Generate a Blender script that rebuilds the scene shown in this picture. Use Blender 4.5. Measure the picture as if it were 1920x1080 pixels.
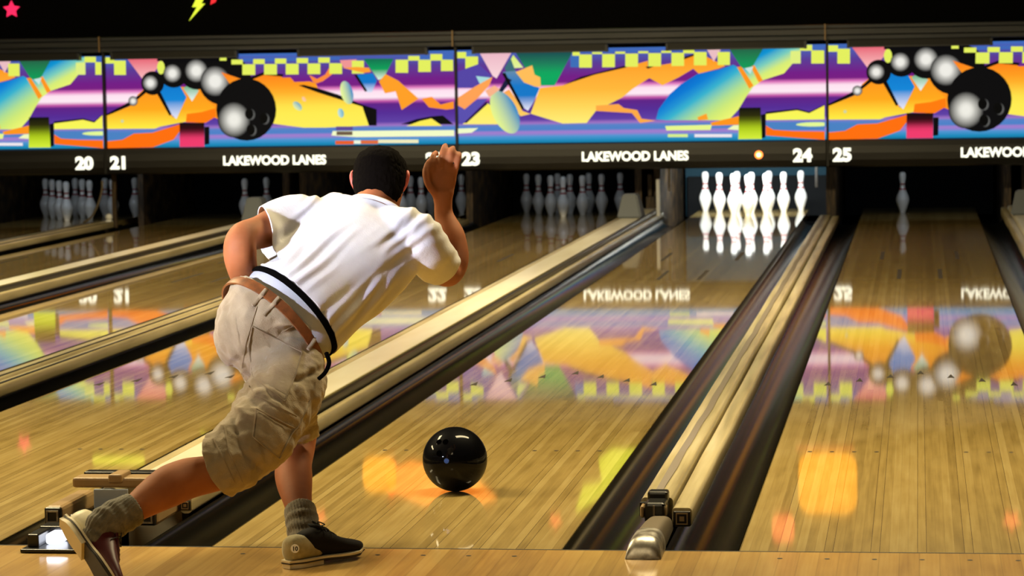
import bpy, bmesh, math, random, json
from mathutils import Vector, Matrix, noise
random.seed(7)
for o in list(bpy.data.objects): bpy.data.objects.remove(o)
SC = bpy.context.scene
COL = SC.collection
# ------------------------------------------------------------------ camera
CAM = Vector((-0.0054, -8.1976, 1.4182))
R_ = Vector((0.989897, 0.140911, -0.015756)); U_ = Vector((0.004586, 0.079246, 0.996845)); F_ = Vector((-0.141715, 0.986846, -0.077799))
FPX = 5329.66
cd = bpy.data.cameras.new('camera'); cam = bpy.data.objects.new('camera', cd); COL.objects.link(cam)
m = Matrix((R_, U_, -F_)).transposed().to_4x4(); m.translation = CAM; cam.matrix_world = m
cd.sensor_width = 36; cd.lens = FPX / 1920 * 36; cd.clip_end = 200; cd.clip_start = .1
cd.dof.use_dof = True; cd.dof.focus_distance = 8.5; cd.dof.aperture_fstop = 9.5
SC.camera = cam
def px(u, v, d):            # a point seen at photo position (u, v), d metres in front of the camera
    return CAM + d * (R_ * ((u - 960) / FPX) - U_ * ((v - 540) / FPX) + F_)
# ------------------------------------------------------------------ world, lights, exposure
w = bpy.data.worlds.new('world'); SC.world = w; w.use_nodes = True
w.node_tree.nodes['Background'].inputs[0].default_value = (.9, .75, .5, 1); w.node_tree.nodes['Background'].inputs[1].default_value = .02
SC.view_settings.view_transform = 'Standard'; SC.view_settings.look = 'None'; SC.view_settings.gamma = 1
SC.view_settings.use_curve_mapping = False; SC.view_settings.exposure = 0
SC.cycles.caustics_reflective = False; SC.cycles.caustics_refractive = False
def area(name, loc, target, size, power, col, sy=None, spread=180):
    l = bpy.data.lights.new(name, 'AREA'); l.energy = power; l.color = col; l.shape = 'RECTANGLE'; l.size = size; l.size_y = sy or size; l.spread = math.radians(spread)
    o = bpy.data.objects.new(name, l); COL.objects.link(o); o.location = loc
    o.rotation_euler = (Vector(target) - Vector(loc)).to_track_quat('-Z', 'Y').to_euler(); return o
WARM = (1, .82, .46)
LIGHTS = [
 ('approach_light', (-8.5, 2.0, 3.4), (-6.5, 1.2, 0), 2.4, 195, WARM, .5, 150),
 ('approach_light', (-4.6, 2.0, 3.4), (-3.4, 1.2, 0), 2.4, 195, WARM, .5, 150),
 ('approach_light', (-.4, 2.0, 3.4), (.2, 1.2, 0), 2.4, 180, WARM, .5, 150),
 ('lane_fill_light', (-6.5, 7.0, 3.5), (-6, 8.5, 0), 3.0, 250, WARM, .5, 150),
 ('lane_fill_light', (-1.5, 7.0, 3.5), (-1.5, 8.5, 0), 3.0, 250, WARM, .5, 150),
 ('lane_fill_light', (-4, 12.8, 3.5), (-4, 13.3, 0), 5.0, 100, WARM, .4, 140),  # extra fill added to brighten the far boards
 ('warm_fill_light', (-2.6, -5.2, 3.5), (-1.8, 0, .4), 2.5, 45, (1, .80, .46), 1.0, 140),  # warm fill added behind the camera to brighten the raised hand
 ('lounge_spotlight', (-7.2, -7.0, 2.6), (-1.90, .05, .92), .35, 6, (.82, .84, 1), .35, 8),
]
for a in LIGHTS: area(*a)
# ------------------------------------------------------------------ materials
def srgb(c):
    if max(c) > 1: c = [x / 255 for x in c]
    return tuple(x / 12.92 if x <= .04045 else ((x + .055) / 1.055) ** 2.4 for x in c[:3]) + (1,)
def mat(name, col, rough=.5, metal=0, coat=0, coat_rough=.08, emit=0, spec=.5, sheen=0):
    m = bpy.data.materials.new(name); m.use_nodes = True; b = m.node_tree.nodes['Principled BSDF']
    b.inputs['Base Color'].default_value = srgb(col); b.inputs['Roughness'].default_value = rough; b.inputs['Metallic'].default_value = metal
    b.inputs['Coat Weight'].default_value = coat; b.inputs['Coat Roughness'].default_value = coat_rough
    b.inputs['Specular IOR Level'].default_value = spec; b.inputs['Sheen Weight'].default_value = sheen
    if emit: b.inputs['Emission Color'].default_value = srgb(col); b.inputs['Emission Strength'].default_value = emit
    return m
class NT:
    def __init__(s, m): s.t = m.node_tree; s.b = s.t.nodes['Principled BSDF']
    def n(s, typ, **kw):
        x = s.t.nodes.new(typ)
        for k, v in kw.items():
            if k.startswith('_'): x.inputs[k[1:].replace('_', ' ')].default_value = v
            else: setattr(x, k, v)
        return x
    def l(s, a, b): s.t.links.new(a, b)
    def math(s, op, a, b=None):
        x = s.t.nodes.new('ShaderNodeMath'); x.operation = op
        for i, q in enumerate((a, b)):
            if q is None: continue
            if isinstance(q, (int, float)): x.inputs[i].default_value = q
            else: s.l(q, x.inputs[i])
        return x.outputs[0]
    def ramp(s, fac, stops):
        x = s.t.nodes.new('ShaderNodeValToRGB'); e = x.color_ramp.elements
        while len(e) < len(stops): e.new(.5)
        for i, (p, c) in enumerate(stops): e[i].position = p; e[i].color = srgb(c)
        s.l(fac, x.inputs[0]); return x.outputs[0]
    def mixc(s, fac, a, b, bt='MIX'):
        x = s.t.nodes.new('ShaderNodeMix'); x.data_type = 'RGBA'; x.blend_type = bt
        for i, q in ((0, fac), (6, a), (7, b)):
            if isinstance(q, (int, float)): x.inputs[i].default_value = q
            elif isinstance(q, tuple): x.inputs[i].default_value = q
            else: s.l(q, x.inputs[i])
        return x.outputs[2]
    def noise(s, scale=(1, 1, 1), detail=3, sc=1, coord='Object'):
        tc = s.n('ShaderNodeTexCoord'); mp = s.n('ShaderNodeMapping'); mp.inputs['Scale'].default_value = scale
        s.l(tc.outputs[coord], mp.inputs[0]); x = s.n('ShaderNodeTexNoise'); x.inputs['Scale'].default_value = sc; x.inputs['Detail'].default_value = detail
        s.l(mp.outputs[0], x.inputs[0]); return x.outputs[0]
    def bump(s, h, strength=.3, dist=.002):
        x = s.n('ShaderNodeBump'); x.inputs['Strength'].default_value = strength; x.inputs['Distance'].default_value = dist
        s.l(h, x.inputs['Height']); s.l(x.outputs[0], s.b.inputs['Normal'])
def wood(name, stops, board=.0269, seams=None, coat=1, crough=.07, rough=.4, tail=None):
    m = mat(name, (200, 160, 80), rough, coat=coat, coat_rough=crough); t = NT(m); t.b.inputs['Coat IOR'].default_value = 1.75 if seams else 1.5
    tc = t.n('ShaderNodeTexCoord'); sp = t.n('ShaderNodeSeparateXYZ'); t.l(tc.outputs['Object'], sp.inputs[0])
    X = t.math('DIVIDE', t.math('ADD', sp.outputs[0], 700.5 * board), board); fl = t.math('FLOOR', X); fr = t.math('FRACT', X)
    wn = t.n('ShaderNodeTexWhiteNoise', noise_dimensions='1D'); t.l(fl, wn.inputs['W'])
    off = t.math('MULTIPLY', wn.outputs[0], 7.0)
    seg = t.math('FLOOR', t.math('DIVIDE', t.math('ADD', sp.outputs[1], off), 9.0))
    cb = t.n('ShaderNodeCombineXYZ'); t.l(fl, cb.inputs[0]); t.l(seg, cb.inputs[1])
    w2 = t.n('ShaderNodeTexWhiteNoise', noise_dimensions='3D'); t.l(cb.outputs[0], w2.inputs[0])
    grain = t.noise((90, 2.2, 10), 6)
    mott = t.noise((16, 3.2, 1), 3)
    v = t.math('ADD', t.math('ADD', t.math('MULTIPLY', w2.outputs[0], .27), t.math('MULTIPLY', grain, .42)), t.math('MULTIPLY', mott, .36))
    c = t.ramp(v, stops)
    edge = t.math('LESS_THAN', t.math('ABSOLUTE', t.math('SUBTRACT', fr, .5)), .47)   # 1 inside
    c = t.mixc(t.math('MULTIPLY', t.math('SUBTRACT', 1, edge), .25), c, srgb((110, 80, 30)))
    if seams:                                            # darker glue lines beside every fifth board
        q = t.math('MODULO', t.math('ADD', fl, seams), 5)
        s1 = t.math('LESS_THAN', t.math('ABSOLUTE', t.math('SUBTRACT', q, 0)), .5)
        d = t.math('MULTIPLY', s1, t.math('SUBTRACT', 1, t.math('LESS_THAN', t.math('ABSOLUTE', t.math('SUBTRACT', fr, .5)), .44)))
        c = t.mixc(t.math('MULTIPLY', d, .75), c, srgb((70, 50, 15)))
    if tail:                                             # pine section and lighter splice line down the lane
        y = sp.outputs[1]
        c = t.mixc(t.math('MULTIPLY', t.math('GREATER_THAN', y, tail), .15), c, srgb((120, 84, 30)))
    t.l(c, t.b.inputs['Base Color'])
    g2 = t.noise((60, 1.0, 1), 3)
    t.bump(t.math('ADD', g2, t.math('MULTIPLY', edge, .3)), .06, .0008)
    return m
M = {}
M['lane'] = wood('lane_wood', [(.25, (138, 112, 52)), (.55, (182, 154, 88)), (.85, (208, 184, 120))], seams=5, crough=.035, rough=.45, tail=4.9)
M['approach'] = wood('approach_wood', [(.25, (160, 118, 50)), (.55, (200, 158, 80)), (.85, (222, 186, 110))], board=.057, crough=.13, rough=.45)
M['gutter'] = mat('gutter_plastic', (16, 15, 11), .2, spec=.3)
t = NT(M['gutter']); t.bump(t.noise((60, .12, 20), 3), .05, .002)
M['black'] = mat('black_paint', (12, 12, 13), .6)
M['matte'] = mat('matte_black', (6, 6, 7), .9, spec=.1)
M['pitblack'] = mat('pit_black', (9, 10, 12), .8, spec=.2)
M['mask_band'] = mat('mask_band', (26, 25, 26), .45)
t = NT(M['mask_band']); t.l(t.ramp(t.noise((1.5, 8, 30), 4), [(.3, (12, 12, 13)), (.75, (26, 25, 26))]), t.b.inputs['Base Color'])
M['rail'] = mat('aluminium_channel', (110, 108, 102), .45, metal=.2)
t = NT(M['rail']); t.l(t.ramp(t.noise((1, 10, 60), 3), [(.3, (36, 39, 46)), (.7, (62, 65, 72))]), t.b.inputs['Base Color'])
M['bumper'] = mat('cream_plastic', (205, 190, 150), .35, coat=.4, coat_rough=.2)
t = NT(M['bumper']); t.l(t.ramp(t.noise((30, 1.2, 12), 5), [(.25, (140, 126, 92)), (.5, (186, 171, 130)), (.8, (212, 199, 160))]), t.b.inputs['Base Color'])
M['stripe'] = mat('scuffed_grey_strip', (120, 110, 100), .6)
M['cover'] = mat('laminate_cover', (214, 202, 172), .3, coat=.3, coat_rough=.15)
t = NT(M['cover']); t.l(t.ramp(t.noise((9, 1.2, 5), 5), [(.3, (222, 212, 184)), (.75, (240, 234, 214))]), t.b.inputs['Base Color'])
M['trimstrip'] = mat('olive_trim', (150, 138, 96), .35)
M['chrome'] = mat('brushed_steel', (185, 180, 172), .38, metal=.75)
t = NT(M['chrome']); t.l(t.ramp(t.noise((30, 30, 30), 4), [(.35, (120, 112, 102)), (.7, (205, 200, 190))]), t.b.inputs['Base Color'])
M['castmetal'] = mat('cast_metal', (110, 98, 80), .5, metal=.4)
M['tan'] = mat('tan_plastic', (150, 122, 82), .45)
M['darkplastic'] = mat('dark_plastic', (18, 17, 16), .3)
M['bluegrey'] = mat('pale_blue_panel', (160, 172, 190), .4)
M['greybox'] = mat('grey_textured_box', (104, 110, 120), .7)
t = NT(M['greybox']); t.bump(t.noise((1, 1, 1), 2, 160), .4, .002)
M['pin'] = mat('pin_white', (238, 238, 238), .25, coat=.6)
M['pinred'] = mat('pin_red', (160, 20, 30), .3, coat=.6)
M['pinscuff'] = mat('pin_scuffed', (205, 207, 214), .35, coat=.4)
M['curtain'] = mat('pit_curtain', (38, 62, 74), .85, spec=.1)
M['kick'] = mat('kickback_board', (104, 88, 66), .6)
t = NT(M['kick']); t.l(t.ramp(t.noise((70, 6, 7), 5), [(.35, (20, 14, 8)), (.55, (70, 52, 30)), (.7, (110, 86, 52))]), t.b.inputs['Base Color'])
M['ball'] = mat('black_urethane', (5, 5, 7), .5, coat=.28, coat_rough=.05, spec=.02)
M['hole'] = mat('hole_black', (2, 2, 2), .9, spec=0)
M['skin'] = mat('skin', (150, 90, 50), .7, spec=.3)
b = M['skin'].node_tree.nodes['Principled BSDF']; b.inputs['Subsurface Weight'].default_value = .12; b.inputs['Subsurface Radius'].default_value = (.03, .01, .005); b.inputs['Subsurface Scale'].default_value = .3
t = NT(M['skin']); t.l(t.ramp(t.noise((9, 9, 9), 4), [(.3, (134, 76, 40)), (.7, (162, 98, 58))]), t.b.inputs['Base Color'])
M['earskin'] = mat('flushed_skin', (190, 84, 70), .5)
M['hair'] = mat('dark_hair', (10, 7, 5), .95, spec=.03)
t = NT(M['hair']); t.bump(t.noise((1, 1, .4), 5, 220), .9, .003)
def cloth(name, col, col2, sc=260, b=.35, coarse=9):
    m = mat(name, col, .85, spec=.2, sheen=.25); t = NT(m)
    t.l(t.ramp(t.noise((1, 1, 1), 4, coarse), [(.3, col2), (.7, col)]), t.b.inputs['Base Color'])
    h = t.math('ADD', t.math('MULTIPLY', t.noise((1, 1, 1), 2, sc), .3), t.noise((1, 1, 1), 3, 22))
    t.bump(h, b, .006); return m
M['shirt'] = cloth('white_cotton', (212, 210, 213), (200, 198, 203), b=.4)
M['shorts'] = cloth('khaki_cotton', (156, 140, 114), (134, 118, 92), 300, .7, 14)
M['stitch'] = cloth('khaki_seam', (140, 122, 96), (124, 108, 82))
M['belt'] = mat('brown_leather', (146, 84, 38), .5)
t = NT(M['belt']); t.l(t.ramp(t.noise((1, 1, 1), 4, 40), [(.3, (88, 46, 16)), (.7, (128, 72, 30))]), t.b.inputs['Base Color'])
M['boxer'] = cloth('heather_grey', (176, 178, 184), (150, 152, 160))
M['elastic'] = mat('black_elastic', (8, 7, 7), 1, spec=.02)
M['elastictext'] = mat('grey_thread', (70, 72, 80), .8)
M['sock'] = cloth('grey_wool', (112, 104, 88), (84, 78, 64), 400, .6, 60)
M['suede'] = mat('black_suede', (18, 14, 14), .85, spec=.2)
M['maroon'] = mat('maroon_leather', (74, 20, 22), .45)
M['heelgrey'] = cloth('grey_green_leather', (158, 148, 112), (140, 130, 94), 400, .3, 60)
M['heelcream'] = mat('cream_leather', (214, 204, 170), .5)
M['sole'] = mat('cream_sole', (206, 192, 158), .6)
M['soledark'] = mat('dark_sole', (50, 42, 34), .7)
M['lace'] = mat('black_lace', (16, 15, 16), .7)
M['white'] = mat('white_label', (225, 225, 225), .5)
M['letter'] = mat('lit_letter', (236, 238, 222), .5, emit=1.5)
M['orangelamp'] = mat('orange_lamp', (255, 130, 60), .4, emit=3)
M['orangecore'] = mat('lamp_core', (255, 235, 205), .4, emit=3)
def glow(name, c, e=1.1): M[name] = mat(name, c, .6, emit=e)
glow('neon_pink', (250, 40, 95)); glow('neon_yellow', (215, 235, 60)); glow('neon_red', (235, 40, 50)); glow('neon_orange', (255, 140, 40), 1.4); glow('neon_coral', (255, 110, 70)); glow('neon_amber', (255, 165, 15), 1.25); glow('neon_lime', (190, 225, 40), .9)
art = bpy.data.materials.new('backlit_artwork'); art.use_nodes = True; t = NT(art)
at_ = t.n('ShaderNodeAttribute', attribute_name='art'); t.l(at_.outputs['Color'], t.b.inputs['Emission Color']); t.b.inputs['Emission Strength'].default_value = 1.0
t.b.inputs['Base Color'].default_value = (.004, .004, .004, 1); t.b.inputs['Roughness'].default_value = .9; t.b.inputs['Specular IOR Level'].default_value = .05; M['art'] = art
# ------------------------------------------------------------------ helpers
def tag(o, label=None, cat=None, group=None, kind=None):
    if label: o['label'] = label
    if cat: o['category'] = cat
    if group: o['group'] = group
    if kind: o['kind'] = kind
    return o
def empty(name, loc=(0, 0, 0)):
    o = bpy.data.objects.new(name, None); COL.objects.link(o); o.location = loc; o.empty_display_size = .05; return o
def obj(name, bm, mats, parent=None, smooth=False, loc=None):
    """links a bmesh given in world coordinates (or local to loc) as ONE mesh"""
    me = bpy.data.meshes.new(name)
    bmesh.ops.recalc_face_normals(bm, faces=bm.faces[:])
    if smooth:
        for f in bm.faces: f.smooth = True
        for e in bm.edges:
            if len(e.link_faces) == 2 and e.calc_face_angle(0) > .87: e.smooth = False
    if parent is not None and loc is None:
        bmesh.ops.translate(bm, verts=bm.verts[:], vec=-PW(parent))
    if parent is None and loc is None and len(bm.verts):
        n_ = len(bm.verts); xs = [v.co.x for v in bm.verts]; ys = [v.co.y for v in bm.verts]
        loc = Vector(((min(xs) + max(xs)) / 2, (min(ys) + max(ys)) / 2, min(v.co.z for v in bm.verts)))
        bmesh.ops.translate(bm, verts=bm.verts[:], vec=-loc)
    bm.to_mesh(me); bm.free()
    for mm in (mats if isinstance(mats, (list, tuple)) else [mats]): me.materials.append(M[mm] if isinstance(mm, str) else mm)
    o = bpy.data.objects.new(name, me); COL.objects.link(o)
    if parent: o.parent = parent
    if loc: o.location = loc
    return o
def PW(o):
    v = Vector((0, 0, 0))
    while o is not None: v += o.location; o = o.parent
    return v
def box(bm, x0, x1, y0, y1, z0, z1, mi=0, bevel=0):
    vs = [bm.verts.new((x, y, z)) for x in (x0, x1) for y in (y0, y1) for z in (z0, z1)]
    fs = [(0, 1, 3, 2), (4, 6, 7, 5), (0, 4, 5, 1), (2, 3, 7, 6), (0, 2, 6, 4), (1, 5, 7, 3)]
    out = []
    for f in fs:
        q = bm.faces.new([vs[i] for i in f]); q.material_index = mi; out.append(q)
    if bevel:
        es = list({e for f in out for e in f.edges}); bmesh.ops.bevel(bm, geom=es, offset=bevel, segments=2, affect='EDGES', profile=.5)
    return vs
def BM(): return bmesh.new()
def boxobj(name, x0, x1, y0, y1, z0, z1, m, parent=None, bevel=0):
    bm = BM(); box(bm, x0, x1, y0, y1, z0, z1, 0, bevel); return obj(name, bm, m, parent)
def prism(bm, prof, y0, y1, closed=True, mi=0, cap=True, n=1):
    rows = []
    for k in range(n + 1):
        y = y0 + (y1 - y0) * k / n; rows.append([bm.verts.new((x, y, z)) for x, z in prof])
    for a, b in zip(rows, rows[1:]):
        for i in range(len(prof) - (0 if closed else 1)):
            j = (i + 1) % len(prof); f = bm.faces.new((a[i], a[j], b[j], b[i])); f.material_index = mi
    if closed and cap:
        bm.faces.new(rows[0]).material_index = mi; bm.faces.new(rows[-1][::-1]).material_index = mi
def sections(bm, secs, n=20, caps=True, mi=0, power=2.0, closedring=True):
    """secs: list of (centre, W, D) half-axis vectors; returns rings"""
    rings = []
    for s in secs:
        c, W, D = s[:3]; pw = s[3] if len(s) > 3 else power; r = []
        for i in range(n):
            a = 2 * math.pi * i / n; ca, sa = math.cos(a), math.sin(a)
            x = math.copysign(abs(ca) ** (2 / pw), ca); y = math.copysign(abs(sa) ** (2 / pw), sa)
            r.append(bm.verts.new(c + W * x + D * y))
        rings.append(r)
    for a, b in zip(rings, rings[1:]):
        for i in range(n):
            j = (i + 1) % n; f = bm.faces.new((a[i], a[j], b[j], b[i])); f.material_index = mi
    if caps:
        bm.faces.new(rings[0][::-1]).material_index = mi; bm.faces.new(rings[-1]).material_index = mi
    return rings
def catmull(P, t):
    n = len(P) - 1; s = min(int(t * n), n - 1); u = t * n - s
    p0, p1, p2, p3 = P[max(s - 1, 0)], P[s], P[s + 1], P[min(s + 2, n)]
    return .5 * ((2 * p1) + (p2 - p0) * u + (2 * p0 - 5 * p1 + 4 * p2 - p3) * u * u + (3 * p1 - p0 - 3 * p2 + p3) * u * u * u)
def limb(bm, pts, n=18, steps=6, caps=True, roll=None, round_ends=True):
    """pts: (centre, half width, half depth, [width axis]); smooth tapered tube"""
    N = (len(pts) - 1) * steps; C = [p[0] for p in pts]; A = [Vector((p[1], p[2], 0)) for p in pts]
    Wd = [Vector(p[3]) if len(p) > 3 else (Vector(roll) if roll is not None else R_) for p in pts]
    cs = [catmull(C, i / N) for i in range(N + 1)]; rs = [catmull(A, i / N) for i in range(N + 1)]; ws = [catmull(Wd, i / N) for i in range(N + 1)]
    secs = []
    for i in range(N + 1):
        tn = (cs[min(i + 1, N)] - cs[max(i - 1, 0)]).normalized(); W = (ws[i] - tn * ws[i].dot(tn)).normalized(); D = tn.cross(W)
        secs.append((cs[i], W, D, rs[i], tn))
    out = []
    def cap(s, sg):
        r = min(s[3].x, s[3].y); o = []
        for a in (75, 50, 25):
            k = math.cos(math.radians(a)); h = math.sin(math.radians(a)); o.append((s[0] + s[4] * sg * r * .9 * h, s[1] * s[3].x * k, s[2] * s[3].y * k))
        return o
    if round_ends: out += cap(secs[0], -1)
    out += [(s[0], s[1] * s[3].x, s[2] * s[3].y) for s in secs]
    if round_ends: out += cap(secs[-1], 1)[::-1]
    sections(bm, out, n, caps); return secs
def remesh(bm, voxel, smooth=4, fac=.5):
    bmesh.ops.recalc_face_normals(bm, faces=bm.faces[:])
    me = bpy.data.meshes.new('tmp'); bm.to_mesh(me); bm.free(); o = bpy.data.objects.new('tmp', me); COL.objects.link(o)
    md = o.modifiers.new('r', 'REMESH'); md.mode = 'VOXEL'; md.voxel_size = voxel
    if smooth: s = o.modifiers.new('s', 'SMOOTH'); s.factor = fac; s.iterations = smooth
    dg = bpy.context.evaluated_depsgraph_get(); dg.update(); ev = o.evaluated_get(dg); m2 = bpy.data.meshes.new_from_object(ev)
    nb = BM(); nb.from_mesh(m2); bpy.data.objects.remove(o); bpy.data.meshes.remove(me); bpy.data.meshes.remove(m2); return nb
def cut(bm, co, no, keep_below=True):
    bmesh.ops.bisect_plane(bm, geom=bm.verts[:] + bm.edges[:] + bm.faces[:], plane_co=co, plane_no=no, clear_outer=keep_below, clear_inner=not keep_below)
def displace(bm, fn):
    bm.normal_update(); mv = [(v, v.normal * fn(v.co)) for v in bm.verts]
    for v, d in mv: v.co += d
def solid(o, th, off=-1):
    md = o.modifiers.new('thickness', 'SOLIDIFY'); md.thickness = th; md.offset = off; return o
def text(name, s, size, loc, m, parent, bold=.0, depth=.004, rot=(math.pi / 2, 0, 0), sx=1, align='LEFT'):
    c = bpy.data.curves.new(name, 'FONT'); c.body = s; c.size = size; c.offset = bold; c.extrude = depth / 2; c.align_x = align; c.resolution_u = 4
    o = bpy.data.objects.new('t', c); COL.objects.link(o); dg = bpy.context.evaluated_depsgraph_get(); dg.update()
    me = bpy.data.meshes.new_from_object(o.evaluated_get(dg)); bpy.data.objects.remove(o)
    me.transform(Matrix.Diagonal((sx, 1, 1, 1))); me.materials.clear(); me.materials.append(M[m])
    q = bpy.data.objects.new(name, me); COL.objects.link(q); q.rotation_euler = rot
    if parent: q.parent = parent; q.location = Vector(loc) - PW(parent)
    else: q.location = loc
    return q
def copy_tree(o, parent=None):
    c = o.copy(); COL.objects.link(c); c.parent = parent
    for ch in o.children: copy_tree(ch, c)
    return c
# ================================================================== the room
LX = {19: -9.86, 20: -8.13, 21: -6.585, 22: -4.86, 23: -3.31, 24: -1.575, 25: 0.0, 26: 1.72}
HW = .527; MY = 16.76
def struct(name, *a, **k): return tag(boxobj(name, *a, **k), kind='structure')
struct('floor', -13, 7, -12, -.004, -.12, 0, 'approach')
struct('floor_under', -13, 7, 0, 21, -.30, -.16, 'matte')
struct('wall_left', -13.2, -13, -12, 21, -.3, 3.8, 'matte'); struct('wall_right', 7, 7.2, -12, 21, -.3, 3.8, 'matte')
M['backwall'] = mat('back_wall', (150, 120, 85), .8)
struct('wall_back', -13.2, 7.2, -12.2, -12, -.3, 3.8, 'backwall'); struct('wall_far', -13.2, 7.2, 21, 21.2, -.3, 3.8, 'matte')
struct('ceiling', -13.2, 7.2, -12.2, 21.2, 3.8, 3.95, 'black')
struct('wall_front', -13, 7, 17.15, 17.3, 1.0, 3.8, 'matte')
# dots on the approach just behind the foul line
for n in (22, 23, 24, 25):
    pass
bm = BM()
for n, X in LX.items():
    for k in range(-3, 4):
        x = X + k * .1345
        for ring in (1,):
            vs = [bm.verts.new((x + .008 * math.cos(a), -.115 + .008 * math.sin(a), .0006)) for a in [i * math.pi / 5 for i in range(10)]]; bm.faces.new(vs)
o = obj('trim_1', bm, 'black'); tag(o, kind='structure')
o = boxobj('trim_2', -13, 7, -.006, .004, -.02, .0005, 'black'); tag(o, kind='structure')      # foul line seam
# ================================================================== lanes
LANEDESC = {19: 'wooden bowling lane in the far left corner', 20: 'wooden bowling lane seen as a strip at far left', 21: 'wooden bowling lane left of the bowler, few dark pins at its end',
 22: 'polished wooden bowling lane crossing just behind the bowler', 23: 'wooden bowling lane with a dim full rack at its end', 24: 'glossy wooden bowling lane the black ball rolls on, brightly lit rack at its end',
 25: 'wooden bowling lane with a single pin left standing', 26: 'wooden bowling lane at the right edge of the picture'}
def gutter_prof(x0, x1):
    c = (x0 + x1) / 2; r = (x1 - x0) / 2; pr = []
    for i in range(13):
        a = math.pi + math.pi * i / 12; pr.append((c + r * math.cos(a), .0 + .062 * math.sin(a)))
    return pr + [(x1, -.09), (x0, -.09)]
for n, X in LX.items():
    root = empty('bowling_lane', (X, 0, 0)); tag(root, LANEDESC[n], 'bowling lane', 'bowling lanes side by side')
    bm = BM(); box(bm, X - HW, X + HW, 0, 19.35, -.06, 0, 0)
    # dark inlaid arrows, dots and dashes
    for k in range(-3, 4):
        x = X + k * .1345; y = 4.78 - abs(k) * .152
        vs = [bm.verts.new(c) for c in ((x - .016, y - .06, .0007), (x, y - .045, .0007), (x + .016, y - .06, .0007), (x, y + .09, .0007))]; bm.faces.new(vs).material_index = 1
    for bd in (-15, -12, -9, -6, 6, 9, 12, 15):
        x = X + bd * .0268; bm.faces.new([bm.verts.new((x + .009 * math.cos(a), 2.134 + .012 * math.sin(a), .0007)) for a in [i * math.pi / 4 for i in range(8)]]).material_index = 1
    for bd, y in ((-10, 12.65), (10, 12.65), (-5, 10.82), (5, 10.82)):
        x = X + bd * .0268; bm.faces.new([bm.verts.new(c) for c in ((x - .014, y - .42, .0007), (x + .014, y - .42, .0007), (x + .014, y + .42, .0007), (x - .014, y + .42, .0007))]).material_index = 1
    obj('lane_surface', bm, ['lane', 'soledark'], root)
    for s in (-1, 1):
        a = X + s * (HW + .004); b = X + s * (HW + .215)
        bm = BM(); prism(bm, gutter_prof(min(a, b), max(a, b)), .004, 17.6); obj('gutter', bm, 'gutter', root, smooth=True)
# ================================================================== dividers
def rail_prof(x0, x1, z0, z1, r=.012):
    pr = []
    for cx, cz, a0 in ((x1 - r, z0 + r, -90), (x1 - r, z1 - r, 0), (x0 + r, z1 - r, 90), (x0 + r, z0 + r, 180)):
        for k in range(4):
            a = math.radians(a0 + 30 * k); pr.append((cx + r * math.cos(a), cz + r * math.sin(a)))
    return pr
def bumper_rail(x0, x1, z1, y0, y1, label, stripe=True, z0=.004, end=True, ecx=None, grooves=()):
    root = empty('bumper_rail', ((x0 + x1) / 2, y0, z0)); tag(root, label, 'bumper rail')
    bm = BM(); prism(bm, rail_prof(x0, x1, z0, z1), y0, y1, n=40)
    for v in bm.verts:                       # slightly uneven long extrusion
        v.co.x += .0035 * noise.noise(Vector((x0 * 9, v.co.y * .9, 0))); v.co.z += .002 * noise.noise(Vector((x0 * 5 + 3, v.co.y * 1.3, 0)))
    bmesh.ops.recalc_face_normals(bm, faces=bm.faces[:]); obj('rail_body', bm, 'bumper', root, smooth=True)
    if stripe:
        bm = BM(); pv = None; c = (x0 + x1) / 2 - .004
        for k in range(80):
            y = y0 + .03 + (y1 - y0 - .1) * k / 79; h = .013 * (1 + .3 * noise.noise(Vector((y * 2, 1, 0)))); cx = c + .006 * noise.noise(Vector((y * 1.6, 5, 0)))
            z = z1 + .0028; a = bm.verts.new((cx - h, y, z)); b_ = bm.verts.new((cx + h, y, z))
            if pv: bm.faces.new((pv[0], pv[1], b_, a))
            pv = (a, b_)
        obj('scuffed_strip', bm, 'stripe', root)
    for gx in grooves: boxobj('dark_groove', gx - .006, gx + .006, y0 + .03, y1 - .02, z1 - .004, z1 + .0035, 'darkplastic', root)
    if end:                                   # square tube end plates
        hh = min(x1 - x0, z1 - z0, .056) / 2 * .82; cz = (z0 + z1) / 2 - .003; cx = (x0 + x1) / 2 if ecx is None else ecx
        bm = BM(); box(bm, cx - hh * 1.15, cx + hh * 1.15, y0 - .01, y0 - .001, cz - hh, cz + hh, 0, .003)
        e = obj('end_cap', bm, 'darkplastic', root)
        bm = BM()
        for (a, b_, c_, d_) in ((-.8, .8, .62, .78), (-.8, .8, -.78, -.62), (-.8, -.64, -.62, .62), (.64, .8, -.62, .62), (-.32, .32, -.32, .32)):
            box(bm, cx + a * hh, cx + b_ * hh, y0 - .0125, y0 - .0095, cz + c_ * hh, cz + d_ * hh)
        obj('square_tube_end', bm, 'tan', e)
    return root
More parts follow.
